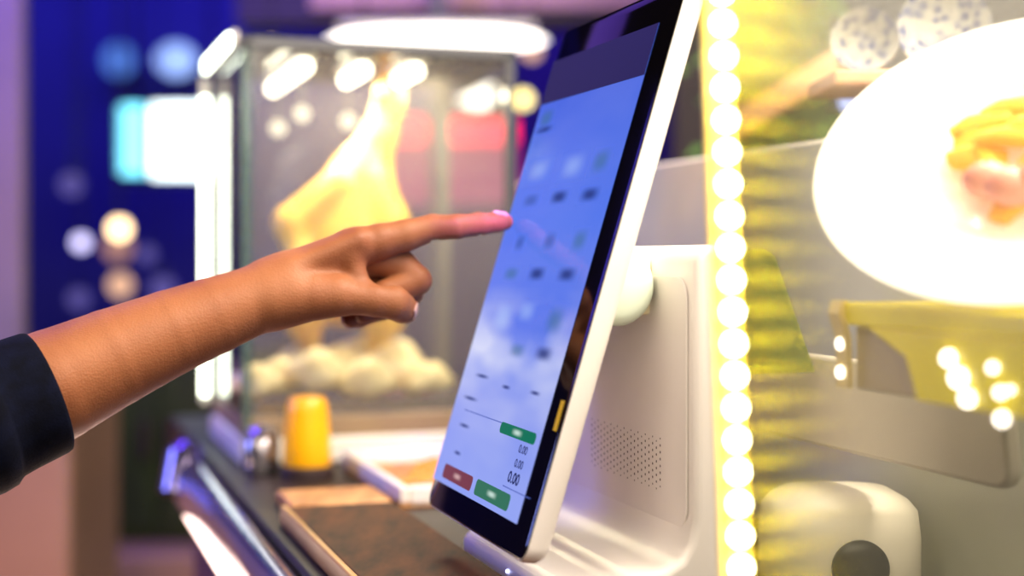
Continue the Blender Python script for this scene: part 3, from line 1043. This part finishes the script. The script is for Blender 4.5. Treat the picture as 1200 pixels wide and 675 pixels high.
# tray of pale cut meat inside the case
ZSH = ZCASE0 + 0.048
tr = thing('food_tray', 'steel tray of pale cut chicken pieces at the bottom of the display case', 'tray', Q(0.09, 0.80, ZSH))
mb = MB(); mb.box(Q(CQ0 + 0.02, CS0 + 0.02, ZSH + 0.0005), N * 0.25, U * 0.21, Vector((0, 0, 0.004)))
for q0, s0, dq, ds in ((CQ0 + 0.02, CS0 + 0.02, 0.25, 0.004), (CQ0 + 0.02, CS0 + 0.226, 0.25, 0.004), (CQ0 + 0.02, CS0 + 0.024, 0.004, 0.202), (CQ0 + 0.266, CS0 + 0.024, 0.004, 0.202)):
    mb.box(Q(q0, s0, ZSH + 0.0045), N * dq, U * ds, Vector((0, 0, 0.010)))
obj('tray_body', mb, M['steel'], tr)
rnd = random.Random(3)
wh = {0: 'left end', 1: 'left', 2: 'middle', 3: 'right', 4: 'right end'}
pieces = [(300, 452, 1.50, 28), (330, 446, 1.54, 30), (372, 440, 1.52, 34), (398, 434, 1.60, 32), (432, 448, 1.52, 32), (458, 432, 1.60, 34), (486, 448, 1.56, 28), (508, 446, 1.60, 24), (420, 420, 1.66, 28), (352, 428, 1.62, 26), (470, 424, 1.68, 28)]
for i, (px, py, Y, r) in enumerate(pieces):
    sc_ = Y / FPX
    a0 = rnd.uniform(-0.6, 0.6)

    def fn(Pt, r=r, a0=a0, i=i):
        d = chain(Pt, [(-r * 0.7, r * 0.15 * math.sin(a0 * 3), 0, r * 0.50), (0, -r * 0.2, r * 0.1, r * 0.66), (r * 0.75, r * 0.2 * math.sin(a0), r * 0.2, r * 0.42)], r * 0.4)
        d = smin(d, cone(Pt, (0, r * 0.2, -r * 0.3), (r * 0.5, r * 0.1, -r * 0.4), r * 0.4, r * 0.3), r * 0.25)
        return d
    v_, f_ = nets(fn, (-50, -40, -45), (60, 45, 50), 4.5)
    ca, sa = math.cos(a0), math.sin(a0)
    w = np.stack([(v_[:, 0] * ca - v_[:, 2] * sa), (v_[:, 0] * sa + v_[:, 2] * ca), -v_[:, 1]], 1) * sc_
    c_ = P(px, py, Y)
    w = w + np.array(c_)
    lowz = ZSH + 0.005
    w[:, 2] += max(lowz - w[:, 2].min(), 0)
    o = mesh_obj('chicken_piece', w, f_, M['pale_meat'], smooth_it=1)
    tag(o, 'pale cut chicken piece heaped on the tray inside the display case', 'meat', 'chicken pieces on the case tray')

# things between board and case
t = thing('sauce_bottle', 'squat yellow plastic sauce bottle with dark foot before the display case', 'bottle', P(360, 556, 1.40) * 1.0)
bc = P(360, 560, 1.385); bc.z = ZC
mb = MB(); mb.lathe(bc, [(0.026, 0.0005), (0.027, 0.004), (0.026, 0.011), (0.022, 0.012)], 28)
obj('foot', mb, M['dark_base'], t)
mb = MB(); mb.lathe(bc, [(0.0225, 0.012), (0.0235, 0.016), (0.0225, 0.04), (0.020, 0.066), (0.0185, 0.074), (0.0165, 0.077), (0.009, 0.0785)], 28)
obj('bottle_body', mb, M['yellow_plastic'], t)
t.location = bc
for ch_ in t.children:                                   # the empty moved to the bottle's foot
    ch_.location = ch_.location - (bc - (P(360, 556, 1.40)))

mb = MB(); mb.box(Q(-0.062, 0.40, ZC + 0.0005), N * 0.085, U * 0.075, Vector((0, 0, 0.012)))
tag(obj('wooden_block', mb, M['tan_wood'], None, bevel=0.003), 'tan wooden block on the counter between dark board and yellow bottle', 'block')
wt = thing('serving_tray', 'white shallow tray with orange snacks before the display case', 'tray', Q(0.07, 0.52, ZC))
qa, qb, sa, sb = 0.035, 0.16, 0.42, 0.66
mb = MB(); mb.box(Q(qa, sa, ZC + 0.0005), N * (qb - qa), U * (sb - sa), Vector((0, 0, 0.005)))
obj('tray_floor', mb, M['tan_wood'], wt)
for q0, s0, dq, ds in ((qa, sa, 0.008, sb - sa), (qb - 0.008, sa, 0.008, sb - sa), (qa + 0.008, sa, qb - qa - 0.016, 0.008), (qa + 0.008, sb - 0.008, qb - qa - 0.016, 0.008)):
    mb = MB(); mb.box(Q(q0, s0, ZC + 0.0005), N * dq, U * ds, Vector((0, 0, 0.018)))
    obj('tray_side', mb, M['case_white'], wt, bevel=0.002)
for i in range(5):
    p = Q(qa + 0.025 + 0.018 * (i % 3) + 0.02 * (i // 3), sa + 0.03 + 0.045 * (i // 2), ZC + 0.016)
    mb = MB(); mb.tube([p + Vector((-0.016, 0, -0.002)), p + Vector((0, 0.004, 0.0)), p + Vector((0.016, 0.002, -0.002))], [0.006, 0.0095, 0.006], 10)
    tag(obj('fried_snack', mb, M['orange_food'], None), 'orange fried snack lying in the white serving tray', 'snack', 'orange snacks in the serving tray')
t = thing('steel_jar', 'small shiny steel jar at the counter edge by the display case', 'jar', Q(-0.047, 0.655, ZC))
jc = Q(-0.047, 0.655, ZC)
mb = MB(); mb.lathe(jc, [(0.016, 0.0005), (0.018, 0.004), (0.018, 0.032), (0.015, 0.036)], 24)
obj('jar_body', mb, M['steel'], t)
mb = MB(); mb.lathe(jc, [(0.0165, 0.036), (0.0165, 0.042), (0.010, 0.047), (0.004, 0.049)], 24)
obj('jar_lid', mb, M['steel'], t)

# ------------------------------------------------------------------ far left and back: ledge, cabinet, lamps, signs
mb = MB(); mb.abox((-1.32, 2.86, 0), (-0.45, 3.5, CAMZ - 0.60))
tag(obj('low_counter', mb, M['peach'], None, bevel=0.01), 'low peach coloured counter far behind the arm at lower left', 'counter')
mb = MB(); mb.abox((-1.00, 2.30, 0), (-0.715, 2.6, CAMZ - 0.20))
tag(obj('pedestal', mb, M['peach'], None, bevel=0.015), 'peach coloured pedestal at the left edge below the navy sleeve', 'pedestal')
gcab = thing('green_cabinet', 'dark olive green cabinet far behind the arm at lower left', 'cabinet', (-0.78, 3.15, CAMZ - 0.60))
mb = MB(); mb.abox((-0.97, 2.98, CAMZ - 0.5995), (-0.50, 3.4, CAMZ - 0.20))
obj('cabinet_body', mb, M['green_panel'], gcab, bevel=0.006)
for xa in (-0.96, -0.73):
    mb = MB(); mb.abox((xa, 2.965, CAMZ - 0.57), (xa + 0.22, 2.98, CAMZ - 0.22))
    d = obj('door', mb, M['green_panel'], gcab, bevel=0.004)
    mb = MB(); mb.abox((xa + (0.19 if xa < -0.9 else 0.015), 2.945, CAMZ - 0.42), (xa + (0.205 if xa < -0.9 else 0.03), 2.965, CAMZ - 0.34))
    obj('handle', mb, M['dark_base'], d, bevel=0.002)


def pendant(px, py, Y, r, m, lab, group=None):
    c = P(px, py, Y)
    t = thing('pendant_bulb', lab, 'lamp', c, group)
    obj('bulb', MB().ball(c, r), M[m], t)
    mb = MB(); mb.lathe(c + Vector((0, 0, r * 0.9)), [(r * 0.4, 0), (r * 0.4, r * 0.5), (r * 0.15, r * 0.7)], 12)
    obj('socket', mb, M['cord'], t)
    mb = MB(); mb.tube([c + Vector((0, 0, r * 1.4)), Vector((c.x, c.y, 2.899))], 0.002, 6)
    obj('cord', mb, M['cord'], t)


G = 'small hanging bulbs glowing in the dark background'
pendant(140, 268, 3.6, 0.026, 'bulb_warm', 'bright warm bulb above the forearm, brightest in the dark blue area', G)
pendant(95, 284, 3.6, 0.020, 'bulb_cool', 'cool white bulb above the forearm, left of the bright warm bulb', G)
pendant(138, 290, 4.0, 0.040, 'bulb_dim', 'dim brown bulb just under the bright warm bulb', G)
pendant(141, 334, 3.7, 0.030, 'bulb_peach', 'dim peach bulb close above the forearm', G)
pendant(172, 298, 3.9, 0.024, 'bulb_faint', 'faint bluish bulb right of the bright warm bulb', G)
pendant(84, 216, 3.9, 0.032, 'bulb_faint', 'faint violet bulb high above the cool white bulb', G)
pendant(191, 338, 3.9, 0.034, 'bulb_faint', 'faint violet bulb beside the case led strip just above the forearm', G)
pendant(92, 350, 4.3, 0.030, 'bulb_faint', 'faint violet bulb right below the cool white bulb', G)
pendant(318, 57, 3.0, 0.018, 'bulb_warm', 'small warm bulb above the left corner of the display case', G)
pendant(623, 60, 3.0, 0.020, 'bulb_peach', 'peach bulb just left of the touchscreen top corner', G)
pendant(613, 116, 3.5, 0.020, 'bulb_yellow', 'yellow bulb left of the touchscreen, below the peach bulb', G)
for px, w, lab in ((140, 0.10, 'blue wall lamp on the dark back wall, left one of two'), (207, 0.13, 'blue wall lamp on the dark back wall, right one of two')):
    c = P(px, 71, 5.1)
    t = thing('wall_lamp', lab, 'lamp', c, 'blue wall lamps')
    mb = MB(); mb.ball((c.x, 5.09, c.z), 0.07, 24, 14, (w / 0.14 * 1.1, 0.7, 0.85))
    obj('lamp_shade', mb, M['blue_lamp' if px > 150 else 'blue_lamp_dim'], t)
    mb = MB(); mb.abox((c.x - w / 3, 5.14, c.z - 0.04), (c.x + w / 3, 5.1995, c.z + 0.04))
    obj('wall_plate', mb, M['dark_panel'], t)
# glowing sign box with narrow and wide panel
a = P(133, 212, 4.2); b2 = P(262, 117, 4.2)
t = thing('light_sign', 'glowing white and cyan sign box left of the case led strip', 'sign', ((a.x + b2.x) / 2, 4.25, a.z))
mb = MB(); mb.abox((a.x, 4.22, a.z), (b2.x, 4.30, b2.z)); obj('sign_box', mb, M['dark_panel'], t)
xs = P(174, 0, 4.2).x
mb = MB(); mb.abox((a.x + 0.012, 4.205, a.z + 0.02), (xs - 0.008, 4.22, b2.z - 0.015)); obj('narrow_panel', mb, M['sign_cyan'], t, bevel=0.006)
mb = MB(); mb.abox((xs + 0.006, 4.205, a.z + 0.012), (b2.x - 0.01, 4.22, b2.z - 0.012)); obj('wide_panel', mb, M['sign_white'], t, bevel=0.006)
mb = MB()
for sx in (a.x + 0.05, b2.x - 0.05):
    mb.tube([(sx, 4.26, b2.z), (sx, 4.26, 2.899)], 0.006, 8)
obj('hanger', mb, M['cord'], t)
# red lit shop sign with magenta panel below
a = P(455, 240, 4.4); b2 = P(607, 166, 4.4); c2 = P(607, 138, 4.4)
t = thing('red_sign', 'red glowing sign band over magenta panel behind the display case', 'sign', ((a.x + b2.x) / 2, 4.45, a.z))
mb = MB(); mb.abox((a.x, 4.42, a.z), (b2.x, 4.5, b2.z)); obj('lower_panel', mb, M['magenta_panel'], t)
for k, (xa, xb) in enumerate(((455, 498), (520, 566), (568, 605))):
    mb = MB(); mb.abox((P(xa, 0, 4.4).x, 4.40, b2.z + 0.002), (P(xb, 0, 4.4).x, 4.46, c2.z)); obj('lit_band', mb, M['red_sign'], t, bevel=0.008)
mb = MB(); mb.tube([(a.x + 0.03, 4.47, c2.z - 0.02), (a.x + 0.03, 4.47, 2.899)], 0.01, 8); mb.tube([(b2.x - 0.03, 4.47, c2.z - 0.02), (b2.x - 0.03, 4.47, 2.899)], 0.01, 8)
obj('hanger', mb, M['cord'], t)
# dark panel with a white wedge lamp
a = P(533, 138, 4.0); b2 = P(604, 84, 4.0)
t = thing('wedge_lamp', 'white wedge shaped lamp on a dark panel left of the touchscreen', 'lamp', ((a.x + b2.x) / 2, 4.05, a.z))
mb = MB(); mb.abox((a.x, 4.04, a.z), (b2.x, 4.06, b2.z)); obj('back_panel', mb, M['dark_panel'], t)
mb = MB(); mb.prism([P(538, 117, 4.0), P(556, 124, 4.0), P(574, 122, 4.0), P(578, 98, 4.0)], Vector((0, 0.035, 0))); obj('lamp_face', mb, M['lamp_white'], t, bevel=0.004)
mb = MB(); mb.tube([(b2.x - 0.03, 4.05, b2.z - 0.005), (b2.x - 0.03, 4.05, 2.899)], 0.005, 8); obj('hanger', mb, M['cord'], t)
# long white ceiling lamp
c = P(512, 44, 2.9)
t = thing('ceiling_lamp', 'long white oval lamp glowing above the display case', 'lamp', c)
mb = MB()
rs = []
L = 0.225
for k in range(17):
    f = -1 + k / 8
    rr = 0.024 * math.sqrt(max(1 - abs(f) ** 4, 0.001))
    rs.append([c + Vector((f * L, math.cos(a_) * rr, math.sin(a_) * rr * 0.9 - 0.006 * f * f)) for a_ in [2 * PI * j / 16 for j in range(16)]])
mb.rings(rs); obj('lamp_tube', mb, M['lamp_white'], t)
mb = MB(); mb.abox((c.x - 0.2, c.y - 0.012, c.z + 0.022), (c.x + 0.2, c.y + 0.012, c.z + 0.032)); obj('fitting', mb, M['case_white'], t)
mb = MB()
for sx in (-0.15, 0.15): mb.tube([(c.x + sx, c.y, c.z + 0.032), (c.x + sx, c.y, 2.899)], 0.003, 6)
obj('hanger', mb, M['cord'], t)
# grey steel post behind the case
a = P(513, 380, 3.06)
mb = MB(); mb.abox((a.x - 0.016, 3.06, 0), (a.x + 0.016, 3.09, 2.899))
tag(obj('steel_post', mb, M['post_steel'], None), 'grey vertical steel post behind the display case', 'post')

# ------------------------------------------------------------------ right: glass, led strip, shelf and dish
# glass guard behind the terminal
t = thing('glass_guard', 'milky glass guard with bright top edge standing behind the terminal', 'glass guard', Q(0.302, 0.2, ZC))
mb = MB(); mb.box(Q(0.30, -0.22, ZC + 0.0005), N * 0.004, U * 1.1, Vector((0, 0, CAMZ + 0.0845 - ZC)))
obj('pane', mb, M['guard_glass'], t, smooth=False)
mb = MB(); mb.box(Q(0.2995, -0.22, CAMZ + 0.0851), N * 0.005, U * 1.1, Vector((0, 0, 0.0022)))
obj('bright_edge', mb, M['guard_edge'], t)

# front pane with the led strip on its edge
YP = 0.59
ta = P(845, 0, YP); tb = P(868, 675, YP)
dirn = (tb - ta).normalized()
zt_, zb_ = CAMZ + 0.16, ZC + 0.001
top = ta + dirn * ((zt_ - ta.z) / dirn.z)
bot = ta + dirn * ((zb_ - ta.z) / dirn.z)
mb = MB()
xr = 0.62
hx = 0.004
mb.prism([bot + Vector((-hx, 0.010, 0)), (xr, YP + 0.010, zb_), (xr, YP + 0.010, zt_), top + Vector((-hx, 0.010, 0))], Vector((0, 0.004, 0)))
gsn = tag(obj('glass_screen', mb, M['pane_glass'], None, smooth=False), 'large clear glass screen at right with led strip on its left edge', 'glass screen')
mb = MB(); fw = Vector((0.060, 0, 0)); fo = Vector((0.002, 0.0094, 0))
mb.add([bot + fo, bot + fo + fw, top + fo + fw, top + fo], [(0, 1, 2, 3)]); mb.uv = [(0, 0), (1, 0), (1, 1), (0, 1)]
obj('led_glow_layer', mb, M['glow_layer'], gsn, smooth=False)['label'] = 'yellowish brushed layer added for the glow beside the led strip'
st = thing('led_strip', 'bright yellow white led strip standing vertical right of the terminal', 'light strip', bot)
mb = MB(); wv = Vector((0.0070, 0, 0))
mb.prism([bot - wv, bot + wv * 0.5, top + wv * 0.5, top - wv], Vector((0, 0.0098, 0)))
obj('channel', mb, M['alu'], st)
n_led = int((top - bot).length / 0.01322)
for k in range(n_led):
    c = bot + (top - bot).normalized() * (0.006 + k * 0.01322) + Vector((0, -0.0030, 0))
    mb = MB(); mb.ball(c, 0.0037, 12, 8, (1, 0.6, 1))
    obj('led_chip', mb, M['led_warm'], st)

# yellow shelf with bracket
sh = thing('yellow_shelf', 'yellow acrylic shelf box below the white plate at right', 'shelf', Q(0.17, -0.2, CAMZ - 0.06))
s_far, s_near = -0.092, -0.2535
z1 = CAMZ - 0.0245
mb = MB(); mb.box(Q(0.146, s_near, z1 - 0.012), N * 0.075, U * (s_far - s_near), Vector((0, 0, 0.012)))
obj('shelf_top', mb, M['yellow_acrylic'], sh, bevel=0.002)
mb = MB(); mb.box(Q(0.152, s_near, z1 - 0.046), N * 0.040, U * (s_far - s_near - 0.008), Vector((0, 0, 0.0335)))
obj('shelf_box', mb, M['shelf_beige'], sh, bevel=0.002)
mb = MB()
p1 = Q(0.1505, -0.150, z1 - 0.014)
mb.prism([Q(0.1505, s_near, z1 - 0.0125), Q(0.1505, -0.118, z1 - 0.0125), Q(0.1505, -0.152, z1 - 0.0255), Q(0.1505, -0.162, z1 - 0.046), Q(0.1505, s_near, z1 - 0.046)], -N * 0.003)
obj('front_plate', mb, M['yellow_acrylic'], sh, bevel=0.001)['label'] = 'bright yellow front plate'
mb = MB(); pth = [Q(0.147, -0.093, z1 + 0.001), Q(0.143, -0.096, z1 - 0.006), Q(0.146, -0.098, z1 - 0.018), Q(0.147, -0.098, z1 - 0.034), Q(0.147, -0.098, z1 - 0.045)]
rs = [[p - N * 0.002 + U * 0.005, p - N * 0.002 - U * 0.005, p + N * 0.002 - U * 0.005, p + N * 0.002 + U * 0.005] for p in pth]
mb.rings(rs); br = obj('bracket', mb, M['bracket'], sh)
for dz in (0.022, 0.037):
    mb = MB(); mb.lathe(Q(0.1448, -0.098, z1 - dz), [(0.0035, 0), (0.0033, 0.0015), (0.001, 0.0026)], 14, axis=-N)
    obj('screw', mb, M['lamp_white'], br)  # heads glow: their glints are put into the material
for (px, py, r) in ((1112, 420, 0.0042), (1124, 443, 0.0050), (1134, 467, 0.0042), (1163, 431, 0.0026), (1172, 460, 0.0028), (1174, 491, 0.0034), (1184, 457, 0.0018)):
    p = ray_plane(px, py, Q(0.146, 0, 0), N)
    mb = MB(); mb.ball(p, r, 12, 8)
    obj('led_lamp', mb, M['lamp_white'], sh)

# plate with fried food, tilted towards the viewer
pc = P(1207, 198, 0.71)
phi = math.radians(28); tl = math.radians(52)
PN = (Vector((0, -1, 0)) * math.cos(tl) + (Vector((-math.sin(phi), 0, math.cos(phi)))) * math.sin(tl)).normalized()
pl = thing('dinner_plate', 'large bright white plate tilted forward above the yellow shelf', 'plate', pc)
R = 0.105
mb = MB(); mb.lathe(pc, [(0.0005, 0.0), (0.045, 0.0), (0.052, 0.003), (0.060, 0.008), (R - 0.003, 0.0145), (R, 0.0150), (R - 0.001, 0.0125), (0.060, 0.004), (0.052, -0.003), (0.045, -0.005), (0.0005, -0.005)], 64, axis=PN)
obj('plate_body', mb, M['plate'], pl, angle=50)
px_ax = PN.cross(Vector((0, 0, 1))).normalized(); py_ax = px_ax.cross(PN) * -1
mb = MB(); foot = pc - PN * 0.007
mb.tube([foot, foot + Vector((0, 0, -0.02)), Vector((foot.x, foot.y, z1 + 0.001))], 0.004, 10)
obj('plate_stand', mb, M['steel'], pl)
ri = PN.cross(Vector((0, 0, 1))).normalized()
if ri.x < 0: ri = -ri
upv = PN.cross(ri)
if upv.z < 0: upv = -upv
rf = random.Random(11)
for i in range(40):
    ang = rf.uniform(0, 2 * PI); rr = 0.038 * math.sqrt(rf.random())
    c = pc + ri * (rr * math.cos(ang) * 1.0 + 0.008) + upv * (rr * math.sin(ang) + 0.012) + PN * (0.006 + 0.010 * (1 - rr / 0.038) + 0.004 * rf.random())
    d = (ri * math.cos(ang + 0.6) + upv * math.sin(ang * 1.7) * 0.6 + PN * 0.15).normalized()
    l = rf.uniform(0.012, 0.021)
    mb = MB(); mb.tube([c - d * l, c - d * l * 0.4 + PN * 0.002, c + d * l * 0.4 + PN * 0.002, c + d * l], [0.0036, 0.0052, 0.0054, 0.0034], 8)
    tag(obj('fried_strip', mb, M['fries'], None), 'golden yellow fried strip heaped on the white plate', 'food', 'fried strips on the white plate')
for i in range(6):
    c = pc + ri * (-0.014 + 0.012 * i) - upv * (0.024 + 0.005 * (i % 2)) + PN * 0.015
    mb = MB(); mb.ball(c, 0.0115, 12, 8, (1.15, 0.8, 0.85))
    tag(obj('meat_slice', mb, M['pink_meat'], None), 'pale pink meat slice at the lower front of the white plate', 'food', 'meat slices on the white plate')

# grey tilted panel below the shelf
mb = MB()
cA = Q(0.236, -0.119, CAMZ - 0.127)
Vp = (Vector((0, 0, 1)) * math.cos(0.30) + N * math.sin(-0.30) * 0.4).normalized()
pts = rrect(cA, U, Vp, 0.30, 0.062, 0.014)
mb.prism(pts, N * 0.010)
tag(obj('grey_panel', mb, M['grey_panel'], None, bevel=0.003), 'grey panel with rounded corner hanging under the yellow shelf behind glass', 'panel')
# olive slab with slanted edge, added for the monitor's reflection in the glass
mb = MB(); mb.prism([P(840, 292, 0.93), P(896, 292, 0.93), P(908, 300, 0.93), P(955, 436, 0.93), P(840, 440, 0.93)], Vector((0.0, 0.006, 0)))
tag(obj('monitor_reflection', mb, M['olive_reflection'], None), 'olive green slab for a monitor reflection with slanted edge right of the led strip', 'board')

# white tub with dark round cap
tc_ = P(982, 640, 0.93); tc_.z = ZC
tub = thing('rice_tub', 'rounded white plastic tub behind glass at lower right', 'tub', tc_)
mb = MB(); rs = []
for z_, k in ((0.0005, 0.94), (0.006, 1.0), (0.035, 1.0), (0.052, 0.96), (0.058, 0.86), (0.063, 0.68), (0.065, 0.4), (0.0653, 0.05)):
    w_, d_ = 0.050 * k, 0.042 * k
    rs.append([tc_ + N * 0 + Vector((w_ * math.copysign(abs(math.cos(a_)) ** 0.6, math.cos(a_)), d_ * math.copysign(abs(math.sin(a_)) ** 0.6, math.sin(a_)), z_)) for a_ in [2 * PI * j / 40 for j in range(40)]])
mb.rings(rs); obj('tub_body', mb, M['tub'], tub, angle=60)
mb = MB(); fc = tc_ + Vector((0.004, -0.0425, 0.020)); mb.lathe(fc, [(0.018, 0), (0.018, 0.003), (0.014, 0.005), (0.004, 0.005)], 28, axis=(0, -1, 0))
kn = obj('round_cap', mb, M['black_plastic'], tub)
kn['label'] = 'dark round cap on the front'
# bottles standing behind the tub
for px, m_, lab, nm in ((1003, 'wrap_red', 'slim red bottle behind the white tub', 'red'), (1064, 'wrap_blue', 'slim grey blue bottle behind the white tub', 'blue')):
    c = P(px, 0, 1.12); c.z = ZC
    t = thing('bottle', lab, 'bottle', c)
    mb = MB(); mb.lathe(c, [(0.012, 0.0005), (0.013, 0.003), (0.013, 0.05), (0.006, 0.066)], 20); obj('bottle_body', mb, M[m_], t)
    mb = MB(); mb.lathe(c, [(0.0065, 0.066), (0.0065, 0.078), (0.005, 0.080)], 16); obj('cap', mb, M['black_plastic'], t)

# upper right: china bowls on a plank, plant
YB = 1.08
pa = P(862, 165, YB); pb = P(1180, 92, YB)
mb = MB(); zpl = P(0, 88, YB).z
mb.abox((P(965, 0, YB).x, YB - 0.035, zpl - 0.012), (P(1215, 0, YB).x, YB + 0.06, zpl))
rk = thing('dish_rack', 'pale wooden shelf board carrying the blue and white dishes', 'shelf', (P(1130, 0, YB).x, YB + 0.02, ZC))
obj('shelf_board', mb, M['plank'], rk, bevel=0.003)
mb = MB(); xq = P(1130, 0, YB).x; mb.abox((xq - 0.012, YB + 0.01, ZC + 0.0005), (xq + 0.012, YB + 0.03, zpl - 0.012))
obj('support_post', mb, M['brown_wall'], rk)
mb = MB(); dirp = (P(985, 78, 1.55) - P(850, 160, 1.55))
mb.box(P(850, 172, 1.55), dirp, Vector((0, 0.03, 0)), Vector((0, 0, 0.034)))
tag(obj('slanted_plank', mb, M['plank'], None, bevel=0.004), 'pale slanted wooden plank left of the white plate', 'plank')
for px, py, rx, lab in ((1013, 40, 40, 'small blue and white china dish standing above the plate, left of the larger one'),
                        (1106, 28, 54, 'larger blue and white china dish standing above the plate')):
    r = rx * YB / FPX
    c = P(px, py, YB); c.z = zpl + r * 0.98
    ax = Vector((-0.25, -1, 0.22)).normalized()
    mb = MB(); mb.lathe(c, [(0.0005, -0.010), (r * 0.5, -0.010), (r * 0.72, -0.005), (r, 0.004), (r * 0.98, 0.006), (r * 0.7, -0.002), (r * 0.5, -0.007), (0.0005, -0.007)], 40, axis=ax)
    tag(obj('china_dish', mb, M['china'], None, angle=60), lab, 'dish', 'blue and white china dishes')
pendant(995, 119, 1.45, 0.011, 'blue_bokeh', 'small pale blue bulb between the slanted plank and the white plate')
# plant
pcn = P(905, 110, 2.05)
pt = thing('potted_plant', 'leafy green plant behind the glass at upper right', 'plant', (pcn.x, pcn.y, ZC))
mb = MB()
rp_ = random.Random(5)
for i in range(230):
    a_ = rp_.uniform(0, 2 * PI); h_ = rp_.uniform(-0.09, 0.26); r_ = 0.13 * math.sqrt(rp_.random()) * (1.05 - abs(h_ - 0.06) * 2.0)
    c = pcn + Vector((r_ * math.cos(a_), r_ * math.sin(a_) * 0.8, h_ - 0.02))
    d = Vector((rp_.uniform(-1, 1), rp_.uniform(-1, 1), rp_.uniform(-0.6, 0.8))).normalized(); sd = d.orthogonal().normalized()
    l, w_ = rp_.uniform(0.02, 0.038), rp_.uniform(0.006, 0.012)
    nn = d.cross(sd)
    mb.add([c, c + d * l * 0.4 + sd * w_ + nn * 0.003, c + d * l, c + d * l * 0.4 - sd * w_ + nn * 0.003], [(0, 1, 2), (0, 2, 3)])
obj('leaves', mb, M['leaf'], pt, smooth=False)
mb = MB()
for k in range(6):
    a_ = k * 1.05
    mb.tube([(pcn.x, pcn.y, ZC + 0.08), (pcn.x + 0.03 * math.cos(a_), pcn.y + 0.03 * math.sin(a_), ZC + 0.2), (pcn.x + 0.08 * math.cos(a_), pcn.y + 0.08 * math.sin(a_), pcn.z + 0.1)], [0.005, 0.004, 0.002], 8)
obj('stem', mb, M['stem'], pt)
mb = MB(); mb.lathe((pcn.x, pcn.y, ZC), [(0.04, 0.0005), (0.06, 0.09), (0.062, 0.1), (0.052, 0.1), (0.05, 0.085)], 28); obj('pot', mb, M['terracotta'], pt)

# ------------------------------------------------------------------ light
def area(name, loc, target, size, energy, color, size_y=None):
    l = bpy.data.lights.new(name, 'AREA'); l.energy = energy; l.color = lin(color)[:3]; l.size = size
    if size_y: l.shape = 'RECTANGLE'; l.size_y = size_y
    o = bpy.data.objects.new(name, l); COL.objects.link(o)
    o.location = loc
    o.rotation_euler = (Vector(target) - Vector(loc)).to_track_quat('-Z', 'Y').to_euler()
    return o


area('key', (-0.55, -0.15, 2.35), (-0.1, 0.95, 1.25), 0.9, 16, 'fff0dc')
area('right_top_fill', (0.75, 0.55, 2.3), (0.25, 0.95, 1.1), 0.7, 44, 'fff0dc')  # unseen light added over the terminal and right side
area('front_right', (0.30, -0.2, 1.75), (0.3, 0.9, 1.15), 0.6, 10, 'fff2e2')
area('right_fill', (0.42, 0.95, 1.95), (0.30, 0.85, 1.1), 0.4, 10, 'fff4e0')
area('under_rim', (-0.42, 1.25, 0.90), (-0.22, 0.9, 1.2), 0.35, 3.0, 'ffd9c4')
area('blue_back', (-1.3, 4.2, 2.75), (-1.3, 5.2, 1.6), 2.2, 95, '3a34f4', 0.6)
area('violet_back', (0.0, 4.3, 2.7), (0.0, 5.2, 1.5), 1.0, 22, '7040ff')
area('violet_pillar', (-1.0, 1.9, 2.6), (-1.05, 2.7, 1.7), 0.5, 30, '6a40ff')
area('peach_low', (-0.9, 1.3, 0.5), (-0.9, 2.6, 0.7), 0.6, 6, 'ffb890')
area('rail_blue', (-0.95, 1.35, 1.35), (-0.34, 1.5, 1.08), 0.25, 3.0, '8f9cff')  # unseen light added for the blue shine on the rail end
area('blue_side', (-1.1, 1.4, 1.7), (-0.1, 0.95, 1.2), 0.5, 3.5, '6050ff')
area('case_light', Q(0.09, 0.84, ZT - 0.02), Q(0.09, 0.84, ZC), 0.2, 5.0, 'fff0d0')
area('right_back', (0.9, 1.5, 2.4), (0.6, 2.2, 1.3), 0.6, 5, 'fff0d8')

t_ = area('violet_tip', (0.03, 0.72, 1.50), HW(590, 258, TW), 0.06, 0.09, 'b070ff'); t_.data.spread = math.radians(16)  # unseen violet light added to tint the fingertip
w = bpy.data.worlds.new('World'); SC.world = w
w.use_nodes = True
w.node_tree.nodes['Background'].inputs['Color'].default_value = lin('6a5a78')
w.node_tree.nodes['Background'].inputs['Strength'].default_value = 0.12

SC.view_settings.view_transform = 'Standard'
SC.view_settings.look = 'None'
SC.view_settings.exposure = 0.0
SC.cycles.use_denoising = True
SC.cycles.max_bounces = 8
SC.cycles.transparent_max_bounces = 24
SC.cycles.caustics_reflective = False
SC.cycles.caustics_refractive = False
SC.cycles.sample_clamp_indirect = 6.0
